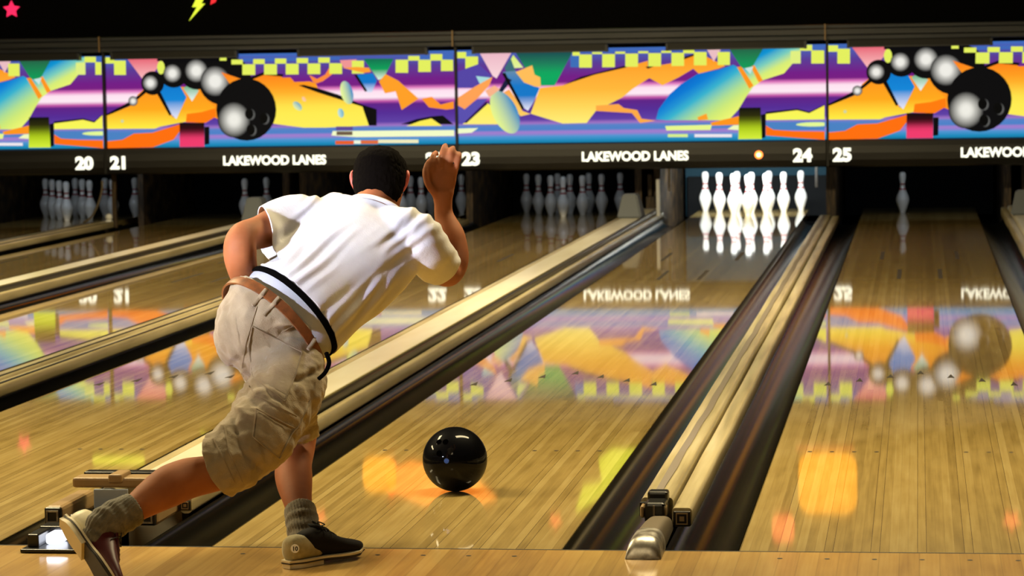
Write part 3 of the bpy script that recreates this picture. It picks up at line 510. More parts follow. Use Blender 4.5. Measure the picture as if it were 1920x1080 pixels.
# ================================================================== masking units (artwork signs)
ART = json.loads('''{"bands":[[1.624,[60,110,190]],[1.531,[75,95,180]],[1.439,[90,60,150]],[1.323,[115,30,135]],[1.271,[120,30,130]],[1.245,[225,120,190]],[1.213,[255,225,240]],[1.161,[255,235,245]],[1.129,[200,90,170]],[1.103,[95,35,135]],[1.022,[85,45,150]],[0.941,[95,65,165]],[0.912,[160,115,195]],[0.892,[90,130,200]],[0.854,[75,130,200]],[0.834,[165,125,205]],[0.813,[140,130,205]],[0.796,[80,150,210]],[0.761,[30,140,190]],[0.737,[20,120,160]]],"A":[["p",[[0.01,1.556],[0.108,1.554],[0.107,1.499],[0.009,1.5]],[[228,240,95]]],["p",[[0.108,1.589],[0.2,1.587],[0.2,1.518],[0.107,1.519]],[[65,105,185]]],["p",[[0.102,1.525],[0.211,1.523],[0.21,1.394],[0.101,1.396]],[[228,240,95]]],["p",[[0.217,1.552],[0.585,1.546],[0.388,1.318]],[[230,90,110],[255,200,200]]],["p",[[0.307,1.21],[0.399,1.284],[1.109,1.273],[1.222,0.914],[0.994,1.01],[0.765,1.036],[0.605,1.015],[0.456,1.086]],[[255,150,30]]],["p",[[-0.011,1.041],[0.226,1.147],[0.33,1.215],[0.411,1.295],[0.445,1.26],[0.341,1.157],[0.237,1.115],[0.006,1.023]],[[12,12,14]]],["p",[[0.006,1.025],[0.237,1.113],[0.307,1.146],[0.422,1.254],[0.491,1.236],[0.605,1.026],[0.668,0.997],[0.766,1.18],[0.817,1.15],[0.881,1.236],[0.926,1.207],[0.96,1.148],[1.029,1.09],[1.028,1.009],[0.937,0.964],[0.765,0.967],[0.696,0.956],[0.512,0.924],[0.466,0.907],[0.005,0.91]],[[255,150,30],[255,170,30],[255,240,70]]],["p",[[0.765,1.036],[0.903,1.051],[1.029,1.084],[1.034,1.009],[0.937,0.953],[0.754,0.961]],[[255,125,15]]],["p",[[0.56,1.327],[0.629,1.315],[0.709,1.29],[0.766,1.186],[0.668,0.991],[0.616,1.038],[0.514,1.236]],[[10,120,205],[20,135,215],[235,235,250]]],["p",[[0.738,1.267],[0.812,1.312],[0.881,1.242],[0.817,1.148]],[[10,160,90],[240,250,245]]],["p",[[0.485,1.238],[0.526,1.238],[0.625,1.032],[0.605,1.021]],[[12,12,14]]],["e",[0.165,0.978,0.017,0.017,0,0.5],[[205,205,190],[225,220,90]]],["p",[[-0.088,0.879],[0.27,0.875],[0.23,0.814],[-0.088,0.804]],[[75,130,195]]],["p",[[-0.088,0.798],[0.224,0.817],[0.27,0.866],[0.443,0.872],[0.535,0.898],[0.65,0.931],[0.696,0.944],[0.702,0.886],[0.638,0.806],[0.442,0.739],[-0.089,0.734]],[[255,112,15]]],["p",[[0.696,0.958],[0.925,0.955],[0.92,0.739],[0.693,0.74]],[[12,12,14],[60,10,20],[240,60,110],[240,60,110]]],["p",[[0.925,0.918],[0.971,0.918],[0.967,0.762],[0.922,0.757]],[[12,12,14]]],["e",[0.457,1.317,0.106,0.107,0,0.5],[[12,12,14],[12,12,14]]],["e",[0.653,1.412,0.137,0.139,0,0.5],[[12,12,14],[12,12,14]]],["e",[0.87,1.426,0.171,0.173,0,0.5],[[12,12,14],[12,12,14]]],["e",[1.098,1.331,0.216,0.218,0,0.5],[[12,12,14],[12,12,14]]],["e",[1.178,1.352,0.187,0.19,0,0.5],[[12,12,14],[12,12,14]]],["p",[[0.505,1.594],[1.11,1.583],[1.11,1.503],[0.504,1.513]],[[12,12,14]]],["p",[[1.082,1.552],[1.144,1.551],[1.144,1.508],[1.081,1.509]],[[228,240,95]]],["e",[0.538,1.455,0.035,0.06,0,0.5],[[228,240,95],[228,240,95]]],["e",[0.272,1.158,0.044,0.044,0,0.62],[[240,238,230],[30,30,30]]],["e",[0.436,1.318,0.072,0.071,0,0.62],[[240,238,230],[30,30,30]]],["e",[0.643,1.401,0.083,0.083,0,0.62],[[240,238,230],[30,30,30]]],["e",[0.864,1.421,0.105,0.105,0,0.62],[[240,238,230],[30,30,30]]],["e",[1.035,1.326,0.135,0.136,0,0.62],[[240,238,230],[30,30,30]]],["p",[[1.092,1.407],[1.335,1.32],[1.483,1.38],[1.629,1.365],[1.659,1.348],[1.726,1.35],[1.762,1.308],[1.847,1.31],[1.896,1.312],[1.956,1.296],[1.985,1.227],[1.967,1.219],[2.16,1.153],[2.376,1.079],[2.431,0.91],[2.033,0.897],[1.838,0.899],[1.692,0.919],[1.51,0.945],[1.353,1.045]],[[255,125,25],[255,165,35],[255,235,80],[255,240,90]]],["p",[[1.798,1.277],[1.846,1.281],[1.967,1.251],[2.16,1.189],[2.376,1.097],[2.505,1.054],[2.502,0.909],[2.431,0.91],[2.376,1.079],[2.16,1.153],[1.967,1.213]],[[12,12,14]]],["p",[[1.897,1.369],[1.969,1.332],[2.043,1.369],[2.092,1.404],[2.087,1.437],[2.154,1.444],[2.155,1.405],[2.103,1.368],[2.023,1.312],[1.968,1.293],[1.932,1.305]],[[255,140,60]]],["p",[[1.323,1.344],[1.483,1.401],[1.666,1.377],[1.653,1.357],[1.483,1.375],[1.359,1.329]],[[12,12,14]]],["p",[[1.289,1.473],[1.407,1.471],[1.405,1.376],[1.287,1.378]],[[228,240,95]]],["p",[[1.19,1.516],[1.295,1.515],[1.294,1.472],[1.189,1.473]],[[228,240,95]]],["p",[[1.298,1.528],[1.389,1.526],[1.388,1.495],[1.297,1.497]],[[65,105,185]]],["p",[[1.489,1.472],[1.606,1.47],[1.604,1.375],[1.486,1.377]],[[228,240,95]]],["p",[[1.39,1.518],[1.495,1.516],[1.494,1.472],[1.389,1.474]],[[228,240,95]]],["p",[[1.497,1.528],[1.588,1.527],[1.587,1.496],[1.497,1.497]],[[65,105,185]]],["p",[[1.687,1.472],[1.804,1.47],[1.802,1.375],[1.685,1.376]],[[228,240,95]]],["p",[[1.589,1.52],[1.693,1.518],[1.692,1.473],[1.588,1.474]],[[228,240,95]]],["p",[[1.696,1.529],[1.786,1.527],[1.785,1.496],[1.695,1.498]],[[65,105,185]]],["p",[[1.886,1.471],[2.002,1.469],[2.0,1.374],[1.884,1.376]],[[228,240,95]]],["p",[[1.787,1.521],[1.892,1.519],[1.891,1.473],[1.786,1.475]],[[228,240,95]]],["p",[[1.894,1.529],[1.984,1.527],[1.984,1.497],[1.894,1.498]],[[65,105,185]]],["p",[[2.084,1.47],[2.2,1.468],[2.198,1.373],[2.082,1.375]],[[228,240,95]]],["p",[[1.985,1.523],[2.09,1.521],[2.089,1.474],[1.984,1.475]],[[228,240,95]]],["p",[[2.092,1.529],[2.182,1.528],[2.181,1.497],[2.092,1.498]],[[65,105,185]]],["p",[[2.179,1.495],[2.336,1.5],[2.286,1.406],[2.214,1.425]],[[240,150,150]]],["p",[[2.29,1.489],[2.399,1.488],[2.397,1.373],[2.288,1.374]],[[228,240,95]]],["p",[[2.214,1.428],[2.335,1.433],[2.444,1.424],[2.462,1.386],[2.394,1.38],[2.286,1.406]],[[255,160,50]]],["p",[[2.321,1.364],[2.479,1.376],[2.514,1.308],[2.466,1.206],[2.421,1.207]],[[10,120,205],[20,120,200],[220,230,250]]],["p",[[2.307,1.365],[2.334,1.364],[2.425,1.218],[2.403,1.212]],[[12,12,14]]],["p",[[2.397,1.505],[2.668,1.501],[2.575,1.331],[2.526,1.314]],[[20,110,80],[10,160,90],[225,245,230]]],["p",[[2.532,1.302],[2.593,1.366],[2.707,1.305],[2.887,1.143],[2.732,1.045],[2.681,1.211],[2.584,1.195]],[[255,160,40]]],["p",[[2.914,1.143],[3.007,1.159],[2.992,1.112],[3.076,1.087],[3.214,1.115],[3.213,1.05],[3.135,1.043],[2.979,1.065],[2.956,1.116]],[[255,150,40]]],["p",[[2.686,1.491],[2.799,1.49],[2.797,1.374],[2.684,1.376]],[[228,240,95]]],["p",[[2.891,1.496],[3.004,1.494],[3.002,1.379],[2.889,1.38]],[[228,240,95]]],["p",[[3.095,1.501],[3.208,1.499],[3.206,1.384],[3.093,1.385]],[[228,240,95]]],["p",[[2.801,1.523],[2.903,1.521],[2.903,1.481],[2.8,1.482]],[[228,240,95]]],["p",[[3.0,1.537],[3.108,1.535],[3.107,1.478],[2.999,1.479]],[[228,240,95]]],["p",[[3.108,1.541],[3.204,1.54],[3.203,1.483],[3.107,1.485]],[[65,105,185]]],["p",[[2.903,1.527],[2.999,1.525],[2.999,1.486],[2.903,1.488]],[[65,105,185]]],["e",[2.239,1.206,0.055,0.106,-0.25,0.75],[[235,250,150],[20,130,200]]],["e",[2.181,1.025,0.027,0.042,-0.2,0.6],[[200,230,220],[90,170,200]]],["e",[1.787,1.093,0.03,0.05,-0.8,0.6],[[230,240,170],[90,160,200]]],["e",[1.848,1.154,0.015,0.024,-0.6,0.5],[[250,210,170],[255,190,150]]],["p",[[2.723,0.918],[2.869,0.963],[3.002,0.985],[3.104,0.992],[3.198,0.912]],[[12,12,14]]],["p",[[2.771,0.901],[2.893,0.944],[3.001,0.966],[3.096,0.899]],[[255,238,85]]],["p",[[2.105,0.866],[3.21,0.861],[3.209,0.808],[2.322,0.809],[2.092,0.826]],[[245,252,200]]],["p",[[2.136,0.906],[2.288,0.904],[2.287,0.869],[2.135,0.871]],[[95,75,150]]],["p",[[2.139,0.862],[2.284,0.86],[2.284,0.827],[2.138,0.829]],[[110,90,70]]],["p",[[2.127,0.779],[2.295,0.777],[2.294,0.745],[2.127,0.747]],[[235,95,40]]],["p",[[2.358,0.78],[2.515,0.778],[2.515,0.747],[2.357,0.749]],[[225,110,60]]],["p",[[2.515,0.785],[2.88,0.781],[2.879,0.75],[2.515,0.754]],[[240,235,190]]],["p",[[2.295,0.781],[2.358,0.78],[2.357,0.749],[2.294,0.75]],[[240,245,220]]],["e",[1.319,1.068,0.275,0.279,0,0.5],[[12,12,14],[12,12,14]]],["e",[1.205,0.978,0.15,0.159,0,0.55],[[240,238,228],[14,14,16]]],["e",[1.36,1.022,0.041,0.051,0,0.5],[[150,150,145],[60,60,60]]],["e",[1.346,1.029,0.039,0.048,0,0.5],[[8,8,8],[10,10,10]]],["e",[1.491,0.982,0.041,0.051,0,0.5],[[150,150,145],[60,60,60]]],["e",[1.477,0.989,0.039,0.049,0,0.5],[[8,8,8],[10,10,10]]],["e",[1.371,0.88,0.041,0.051,0,0.5],[[150,150,145],[60,60,60]]],["e",[1.357,0.887,0.039,0.049,0,0.5],[[8,8,8],[10,10,10]]]],"B":[["p",[[-0.004,1.622],[0.187,1.619],[0.186,1.548],[-0.005,1.551]],[[65,105,185]]],["p",[[-0.005,1.551],[0.104,1.55],[0.103,1.494],[-0.006,1.496]],[[228,240,95]]],["p",[[0.104,1.55],[0.186,1.548],[0.185,1.511],[0.103,1.512]],[[80,120,190]]],["p",[[0.096,1.51],[0.21,1.508],[0.208,1.388],[0.094,1.39]],[[228,240,95]]],["p",[[0.214,1.442],[0.332,1.334],[0.234,1.23],[0.007,1.233],[0.01,1.374]],[[85,70,165]]],["p",[[0.21,1.571],[0.526,1.566],[0.373,1.312],[0.338,1.334]],[[235,180,195],[250,215,220]]],["p",[[0.188,1.336],[0.32,1.32],[0.223,1.263]],[[170,220,220]]],["p",[[-0.013,1.139],[0.175,1.242],[0.338,1.328],[0.307,1.252],[0.197,1.136],[0.082,1.043],[0.005,1.085]],[[255,165,80],[255,160,90]]],["p",[[0.005,1.085],[0.082,1.043],[0.197,1.13],[0.293,1.134],[0.061,0.913],[0.002,0.914]],[[90,80,175]]],["p",[[0.544,1.542],[1.06,1.546],[0.981,1.406],[0.89,1.243],[0.771,1.243],[0.701,1.329],[0.619,1.418]],[[30,70,80],[30,120,90],[10,170,95],[10,165,95]]],["p",[[0.525,1.517],[0.614,1.403],[0.454,1.398]],[[220,240,110],[225,240,160]]],["p",[[0.446,1.401],[0.501,1.49],[0.524,1.396],[0.542,1.376],[0.463,1.367]],[[60,110,120]]],["p",[[0.428,1.368],[0.547,1.378],[0.617,1.28],[0.756,1.222],[0.697,1.093],[0.649,1.023],[0.613,1.047]],[[100,140,170],[20,120,200],[20,120,200],[235,235,250]]],["p",[[0.544,1.366],[0.693,1.423],[0.713,1.34],[0.763,1.316],[0.766,1.231],[0.717,1.234],[0.617,1.273]],[[255,190,90]]],["p",[[0.389,1.204],[0.463,1.32],[0.51,1.296],[0.413,1.177]],[[25,30,60]]],["p",[[0.422,1.356],[0.451,1.361],[0.616,1.045],[0.595,1.034]],[[12,12,14]]],["p",[[0.061,0.911],[0.292,1.093],[0.327,1.063],[0.432,0.906]],[[255,238,85],[255,240,120]]],["p",[[0.074,0.922],[0.283,1.111],[0.285,1.085],[0.098,0.922]],[[30,25,60]]],["p",[[0.419,1.18],[0.485,1.214],[0.543,1.131],[0.601,1.022],[0.672,0.994],[0.582,0.975]],[[255,165,80],[255,210,100]]],["p",[[0.961,1.242],[1.128,1.316],[1.53,1.41],[1.53,1.386],[1.127,1.281]],[[12,12,14]]],["p",[[0.672,0.997],[0.759,1.222],[0.961,1.242],[1.246,1.332],[1.53,1.392],[1.636,1.425],[1.719,1.447],[1.718,1.389],[1.918,1.421],[2.118,1.493],[2.234,1.474],[2.397,1.39],[2.338,1.368],[2.163,1.327],[2.116,1.371],[1.987,1.297],[1.845,1.229],[1.729,1.295],[1.575,1.198],[1.491,1.129],[1.409,1.125],[1.349,1.07],[1.254,1.015],[1.169,0.908],[0.956,0.906]],[[255,150,30],[255,170,50],[255,185,60],[255,215,90],[255,240,120]]],["p",[[2.03,1.472],[2.124,1.499],[2.124,1.484],[2.035,1.454]],[[12,12,14]]],["p",[[1.695,1.393],[1.836,1.419],[1.718,1.377]],[[12,12,14]]],["p",[[1.254,1.06],[1.455,1.071],[1.502,1.035],[1.619,1.016],[1.656,0.94],[1.783,0.92],[1.642,0.902],[1.572,0.99],[1.254,1.013]],[[255,170,70]]],["e",[0.443,1.012,0.11,0.203,-0.45,0.75],[[232,248,140],[10,130,200]]],["p",[[0.27,1.205],[0.354,1.251],[0.401,1.215],[0.305,1.146]],[[250,180,140]]],["p",[[1.783,0.932],[1.808,1.02],[1.903,1.147],[2.01,1.239],[2.151,1.324],[2.35,1.362],[2.467,1.401],[2.519,1.371],[2.64,1.206],[2.581,1.126],[2.51,1.01],[2.421,0.916],[1.877,0.923]],[[5,105,205],[10,130,215],[60,185,205],[170,222,150],[215,238,110],[240,248,120]],[0.55,-0.83]],["p",[[2.519,1.365],[2.641,1.392],[2.724,1.565],[3.049,1.559],[3.048,1.502],[2.99,1.41],[2.908,1.318],[2.722,1.261],[2.64,1.204]],[[10,110,190],[15,150,210],[120,205,190],[215,238,120],[235,245,110]],[0.45,-0.89]],["p",[[2.499,1.38],[2.539,1.384],[2.642,1.215],[2.605,1.189]],[[255,150,30]]],["p",[[2.616,1.383],[2.653,1.392],[2.724,1.257],[2.687,1.243]],[[255,150,30]]],["p",[[2.422,1.558],[2.742,1.559],[2.641,1.392],[2.595,1.358],[2.537,1.376]],[[40,90,70],[10,160,90]]],["p",[[2.566,1.368],[2.641,1.383],[2.617,1.317]],[[200,230,225]]],["p",[[1.113,1.512],[1.225,1.51],[1.223,1.394],[1.111,1.396]],[[228,240,95]]],["p",[[1.228,1.531],[1.316,1.53],[1.316,1.511],[1.227,1.513]],[[228,240,95]]],["p",[[1.125,1.55],[1.22,1.549],[1.219,1.522],[1.125,1.524]],[[65,105,185]]],["p",[[1.317,1.512],[1.429,1.51],[1.427,1.395],[1.315,1.396]],[[228,240,95]]],["p",[[1.432,1.531],[1.52,1.53],[1.52,1.511],[1.431,1.513]],[[228,240,95]]],["p",[[1.329,1.552],[1.424,1.55],[1.423,1.522],[1.329,1.524]],[[65,105,185]]],["p",[[1.521,1.512],[1.633,1.511],[1.631,1.395],[1.519,1.397]],[[228,240,95]]],["p",[[1.635,1.532],[1.723,1.53],[1.723,1.512],[1.635,1.513]],[[228,240,95]]],["p",[[1.533,1.553],[1.627,1.552],[1.627,1.522],[1.533,1.524]],[[65,105,185]]],["p",[[1.724,1.513],[1.836,1.511],[1.834,1.395],[1.723,1.397]],[[228,240,95]]],["p",[[1.838,1.532],[1.926,1.53],[1.926,1.512],[1.838,1.513]],[[228,240,95]]],["p",[[1.737,1.554],[1.83,1.553],[1.83,1.523],[1.736,1.524]],[[65,105,185]]],["p",[[1.927,1.513],[2.038,1.511],[2.037,1.396],[1.926,1.397]],[[228,240,95]]],["p",[[2.041,1.532],[2.129,1.531],[2.129,1.512],[2.041,1.513]],[[228,240,95]]],["p",[[1.939,1.556],[2.033,1.554],[2.033,1.523],[1.939,1.524]],[[65,105,185]]],["p",[[1.054,1.534],[1.119,1.533],[1.118,1.5],[1.053,1.501]],[[228,240,95]]],["p",[[1.036,1.502],[1.112,1.5],[1.111,1.398],[1.034,1.4]],[[60,110,185]]],["p",[[2.224,1.562],[2.375,1.559],[2.298,1.43]],[[235,190,195]]],["p",[[2.124,1.517],[2.235,1.515],[2.234,1.398],[2.123,1.4]],[[228,240,95]]],["p",[[2.332,1.513],[2.439,1.512],[2.438,1.398],[2.331,1.399]],[[228,240,95]]],["p",[[2.031,1.555],[2.124,1.554],[2.124,1.505],[2.03,1.507]],[[228,240,95]]],["p",[[2.967,1.512],[3.055,1.511],[3.054,1.402],[2.966,1.403]],[[225,240,130]]],["p",[[3.147,1.514],[3.262,1.512],[3.261,1.399],[3.146,1.4]],[[228,240,95]]],["p",[[3.049,1.564],[3.155,1.562],[3.155,1.511],[3.048,1.513]],[[228,240,95]]],["p",[[3.155,1.567],[3.262,1.565],[3.262,1.515],[3.155,1.517]],[[65,105,185]]],["p",[[2.147,0.945],[2.229,0.977],[2.243,0.925],[2.158,0.919]],[[255,160,40]]],["p",[[2.263,0.897],[2.515,0.952],[2.514,0.876],[2.275,0.871]],[[255,150,30]]],["p",[[1.865,0.873],[2.275,0.879],[2.263,0.833],[1.876,0.834]],[[232,248,140]]],["p",[[1.887,0.802],[2.063,0.8],[2.063,0.773],[1.887,0.775]],[[215,240,140]]],["p",[[2.122,0.799],[2.449,0.795],[2.449,0.768],[2.122,0.772]],[[240,230,235]]],["p",[[2.409,0.837],[2.462,0.871],[2.514,0.873],[2.508,0.829]],[[240,250,190]]],["p",[[2.748,0.984],[3.021,1.009],[3.125,0.981],[3.276,1.04],[3.276,1.023],[3.125,0.965],[3.021,0.994],[2.748,0.963]],[[12,12,14]]],["p",[[2.748,0.966],[3.021,0.996],[3.125,0.969],[3.276,1.035],[3.275,0.913],[2.748,0.914]],[[255,238,85],[245,250,90]]],["p",[[2.753,0.893],[3.275,0.886],[3.274,0.82],[2.753,0.826]],[[75,130,195]]],["e",[3.171,0.871,0.162,0.019,0,0.5],[[230,250,150],[225,245,150]]],["p",[[2.747,0.867],[2.811,0.829],[2.985,0.815],[3.274,0.808],[3.274,0.735],[3.042,0.753],[2.746,0.78]],[[255,112,15]]],["p",[[2.516,1.024],[2.703,1.024],[2.712,0.749],[2.505,0.75]],[[12,12,14],[50,50,10],[180,210,30],[215,240,60]]],["p",[[2.707,0.961],[2.749,0.97],[2.743,0.762],[2.71,0.755]],[[12,12,14]]],["p",[[0.001,0.873],[0.205,0.876],[0.144,0.835],[0.0,0.829]],[[240,250,200]]]]}''')
def artmesh(shapes, x0, width, zoff=0):
    bm = BM(); cl = bm.loops.layers.float_color.new('art'); y = [MY]
    def put(f, fn):
        for l in f.loops: l[cl] = fn(l.vert.co)
    B = [list(q) for q in ART['bands']]; B[0][0] = min(B[0][0], 1.566)
    for (za, ca), (zb, cb) in zip(B, B[1:]):
        za = min(za, 1.566)
        f = bm.faces.new([bm.verts.new(c) for c in ((x0, MY, za), (x0 + width, MY, za), (x0 + width, MY, zb), (x0, MY, zb))])
        put(f, lambda co: srgb(ca) if co.z > (za + zb) / 2 else srgb(cb))
    zb0 = B[-1][0]; lay = 0
    for shp in shapes:
        kind, g, cols = shp[:3]; dv = Vector((shp[3][0], 0, shp[3][1])).normalized() if len(shp) > 3 else Vector((0, 0, -1))
        lay += 1; yy = MY - lay * .00035
        if kind == 'p':
            sub = BM(); vs = [sub.verts.new((x0 + min(max(a, 0.012), width - .012), yy, min(max(b, zb0 - .002), 1.566))) for a, b in g]
            try: sub.faces.new(vs)
            except ValueError: sub.free(); continue
            bmesh.ops.triangulate(sub, faces=sub.faces[:])
            zs = [v.co.dot(dv) for v in sub.verts]; lo, hi = min(zs), max(zs)
            if len(cols) > 1:
                for k in range(1, 8): bmesh.ops.bisect_plane(sub, geom=sub.verts[:] + sub.edges[:] + sub.faces[:], plane_co=dv * (lo + (hi - lo) * k / 8), plane_no=dv)
            cs = [srgb(c) for c in cols]
            def fn(co):
                if len(cs) == 1: return cs[0]
                t_ = min(max((co.dot(dv) - lo) / max(hi - lo, 1e-6), 0), 1) * (len(cs) - 1); i = min(int(t_), len(cs) - 2); u = t_ - i
                return tuple(cs[i][q] * (1 - u) + cs[i + 1][q] * u for q in range(4))
            mp = {v: bm.verts.new(v.co) for v in sub.verts}
            for f in sub.faces: put(bm.faces.new([mp[v] for v in f.verts]), fn)
            sub.free()
        else:
            cx, cz, rx_, rz_, ang, kk = g; ci, co_ = srgb(cols[0]), srgb(cols[1]); ca, sa = math.cos(ang), math.sin(ang)
            lin = cols[0] != cols[1] and ang != 0
            def pt(r, a):
                u, v = rx_ * r * math.cos(a), rz_ * r * math.sin(a)
                return (x0 + min(max(cx + u * ca + v * sa, .012), width - .012), yy, min(max(cz - u * sa + v * ca, zb0), 1.566))
            rr = [0, .2, .35, .5, .65, .8, .92, 1.0]; ringv = []
            for r in rr: ringv.append([bm.verts.new(pt(r, 2 * math.pi * i / 28)) for i in range(28)] if r else [bm.verts.new(pt(0, 0))])
            def colr(r, a):
                if lin: f_ = min(max(.5 + .5 * r * math.cos(a), 0), 1) ** 1.2
                else: f_ = 0 if r <= kk * .55 else min((r - kk * .55) / (1 - kk * .55), 1) ** .8
                return tuple(ci[q] * (1 - f_) + co_[q] * f_ for q in range(4))
            for k in range(len(rr) - 1):
                for i in range(28):
                    j = (i + 1) % 28; A0, A1 = 2 * math.pi * i / 28, 2 * math.pi * (i + 1) / 28
                    if k == 0: f = bm.faces.new((ringv[0][0], ringv[1][i], ringv[1][j])); cc = (colr(0, 0), colr(rr[1], A0), colr(rr[1], A1))
                    else: f = bm.faces.new((ringv[k][i], ringv[k + 1][i], ringv[k + 1][j], ringv[k][j])); cc = (colr(rr[k], A0), colr(rr[k + 1], A0), colr(rr[k + 1], A1), colr(rr[k], A1))
                    for l, c in zip(f.loops, cc): l[cl] = c
    return bm
def artobj(root, shapes, x0, width):
    bm = artmesh(shapes, x0, width); me = bpy.data.meshes.new('artwork_panel'); bmesh.ops.translate(bm, verts=bm.verts[:], vec=-PW(root)); bm.to_mesh(me); bm.free(); me.materials.append(M['art'])
    o = bpy.data.objects.new('artwork_panel', me); COL.objects.link(o); o.parent = root; return o
SEAM = {19: -10.50, 21: -7.285, 23: -4.07, 25: -.80, 27: 2.47}
for a in (19, 21, 23, 25):
    x0, x1 = SEAM[a], SEAM[a + 2]; wd = x1 - x0; kind = 'B' if a in (19, 23) else 'A'
    root = empty('masking_unit', ((x0 + x1) / 2, MY, .45))
    tag(root, {19: 'lit abstract sign panel at far left ending at number 20', 21: 'lit sign with trail of black bowling balls and orange shape, between numbers 21 and 22', 23: 'lit sign with large blue green tilted pin, between numbers 23 and 24', 25: 'lit sign with trail of black bowling balls at the right edge, from number 25'}[a], 'sign', 'backlit artwork signs above the pins')
    artobj(root, ART[kind], x0, wd)
    bm = BM(); prism(bm, [(MY, 0), (MY, 0)], 0, 1) if False else None
    # black lower band, gently bowed forward
    pr = [(MY + .05, .735), (MY - .015, .735), (MY - .03, .725), (MY - .045, .68), (MY - .05, .62), (MY - .045, .56), (MY - .02, .51), (MY + .02, .497), (MY + .05, .505)]
    rows = [[bm.verts.new((x, y, z)) for y, z in pr] for x in (x0 + .003, x1 - .003)]
    for i in range(len(pr)): j = (i + 1) % len(pr); bm.faces.new((rows[0][i], rows[0][j], rows[1][j], rows[1][i]))
    bm.faces.new(rows[0]); bm.faces.new(rows[1][::-1]); obj('lower_band', bm, 'mask_band', root)
    bm = BM(); box(bm, x0 + .003, x1 - .003, MY + .02, MY + .12, .736, 1.595); obj('light_box', bm, 'matte', root)
    bm = BM(); box(bm, x0 + .0035, x0 + .024, MY - .055, MY + .018, .505, 1.598); obj('seam_post', bm, 'black', root)
    LZ = .575
    if a != 19: text('lane_number', str(a), .152, (x0 + (.060), MY - .056, LZ - .022), 'letter', root, bold=.008, sx=1.06)
    text('lane_number', str(a + 1), .152, (x1 - (.265 if a != 23 else .285), MY - .056, LZ - .022), 'letter', root, bold=.008, sx=1.06)
    text('house_name', 'LAKEWOOD LANES', .112, ({21: x0 + 1.10, 23: x0 + 1.125, 25: x0 + 1.155, 19: x0 + 1.12}[a], MY - .056, LZ), 'letter', root, bold=.0042, sx=.945)
    if a == 23:
        bm = BM(); bmesh.ops.create_cone(bm, segments=20, radius1=.036, radius2=.03, depth=.02, cap_ends=True, matrix=Matrix.Translation((x1 - .585, MY - .06, .612)) @ Matrix.Rotation(math.pi / 2, 4, 'X')); lp = obj('indicator_lamp', bm, 'orangelamp', root)
        bm = BM(); bmesh.ops.create_cone(bm, segments=16, radius1=.016, radius2=.016, depth=.006, cap_ends=True, matrix=Matrix.Translation((x1 - .585, MY - .073, .612)) @ Matrix.Rotation(math.pi / 2, 4, 'X')); obj('lamp_core', bm, 'orangecore', lp)
# dark aluminium light channel running along the top of the signs
root = empty('overhead_light_channel', (-3.5, MY - .1, 1.6)); tag(root, 'long dark grey metal light channel running along the top of all the signs', 'light channel')
for z0, z1, y0 in ((1.70, 1.735, -.06), (1.645, 1.698, -.10), (1.60, 1.643, -.07)):
    boxobj('channel_rail', -12.9, 6.9, MY + y0, MY + .15, z0, z1, 'rail', root, bevel=.006)
for s in SEAM.values():
    boxobj('joint_strip', s - .006, s + .006, MY - .12, MY - .1, 1.60, 1.74, 'tan', root)
for n in (19, 20, 21, 22, 23, 24, 25, 26):
    pass
for u0, u1 in ((-8.35, -7.47), (-7.16, -6.02), (-5.45, -4.30), (-3.88, -2.70), (-2.17, -.97), (-.60, .62), (1.0, 2.2)):
    bm = BM(); box(bm, u0, u1, MY - .16, MY - .08, 1.535, 1.605, 0, .01); lb = obj('lamp_housing', bm, 'black', root)
    bm = BM(); box(bm, u0 + .01, u1 - .01, MY - .166, MY - .158, 1.533, 1.545); obj('housing_lip', bm, 'rail', lb)
    for e in (u0, u1): boxobj('end_cap', e - .012, e + .012, MY - .168, MY - .08, 1.53, 1.597, 'rail', lb, bevel=.003)
# ================================================================== glow shapes on the black wall
def star(name, x, z, r, m, lab, pts=5, rot=0, cat='star'):
    bm = BM(); vf = []; vb = []
    for i in range(pts * 2):
        a = math.pi / 2 + rot + math.pi * i / pts; q = r if i % 2 == 0 else r * .5
        vf.append(bm.verts.new((x + q * math.cos(a), 17.135, z + q * math.sin(a)))); vb.append(bm.verts.new((x + q * math.cos(a), 17.149, z + q * math.sin(a))))
    bm.faces.new(vf); bm.faces.new(vb[::-1])
    for i in range(pts * 2): j = (i + 1) % (pts * 2); bm.faces.new((vf[i], vf[j], vb[j], vb[i]))
    tag(obj(name, bm, m), lab, cat)
def flat(name, pts, m, lab, cat):
    bm = BM(); vf = [bm.verts.new((x, 17.135, z)) for x, z in pts]; vb = [bm.verts.new((x, 17.149, z)) for x, z in pts]
    bm.faces.new(vf); bm.faces.new(vb[::-1])
    for i in range(len(pts)): j = (i + 1) % len(pts); bm.faces.new((vf[i], vf[j], vb[j], vb[i]))
    tag(obj(name, bm, m), lab, cat)
def rrect(x0, x1, z0, z1, r):
    o = []
    for cx, cz, a0 in ((x1 - r, z0 + r, -90), (x1 - r, z1 - r, 0), (x0 + r, z1 - r, 90), (x0 + r, z0 + r, 180)):
        for k in range(5): a = math.radians(a0 + 22.5 * k); o.append((cx + r * math.cos(a), cz + r * math.sin(a)))
    return o
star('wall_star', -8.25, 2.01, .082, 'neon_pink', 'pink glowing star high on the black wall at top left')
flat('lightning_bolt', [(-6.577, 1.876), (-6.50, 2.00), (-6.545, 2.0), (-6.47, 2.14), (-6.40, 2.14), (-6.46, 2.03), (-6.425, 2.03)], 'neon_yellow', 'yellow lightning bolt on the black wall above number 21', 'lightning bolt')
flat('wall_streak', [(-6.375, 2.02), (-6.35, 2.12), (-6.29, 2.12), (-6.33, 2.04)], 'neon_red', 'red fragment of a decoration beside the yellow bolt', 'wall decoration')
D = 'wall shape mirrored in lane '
flat('wall_glow_panel', rrect(-1.08, -.56, 2.07, 2.62, .12), 'neon_amber', 'large amber ' + D + '25 gloss', 'wall decoration')
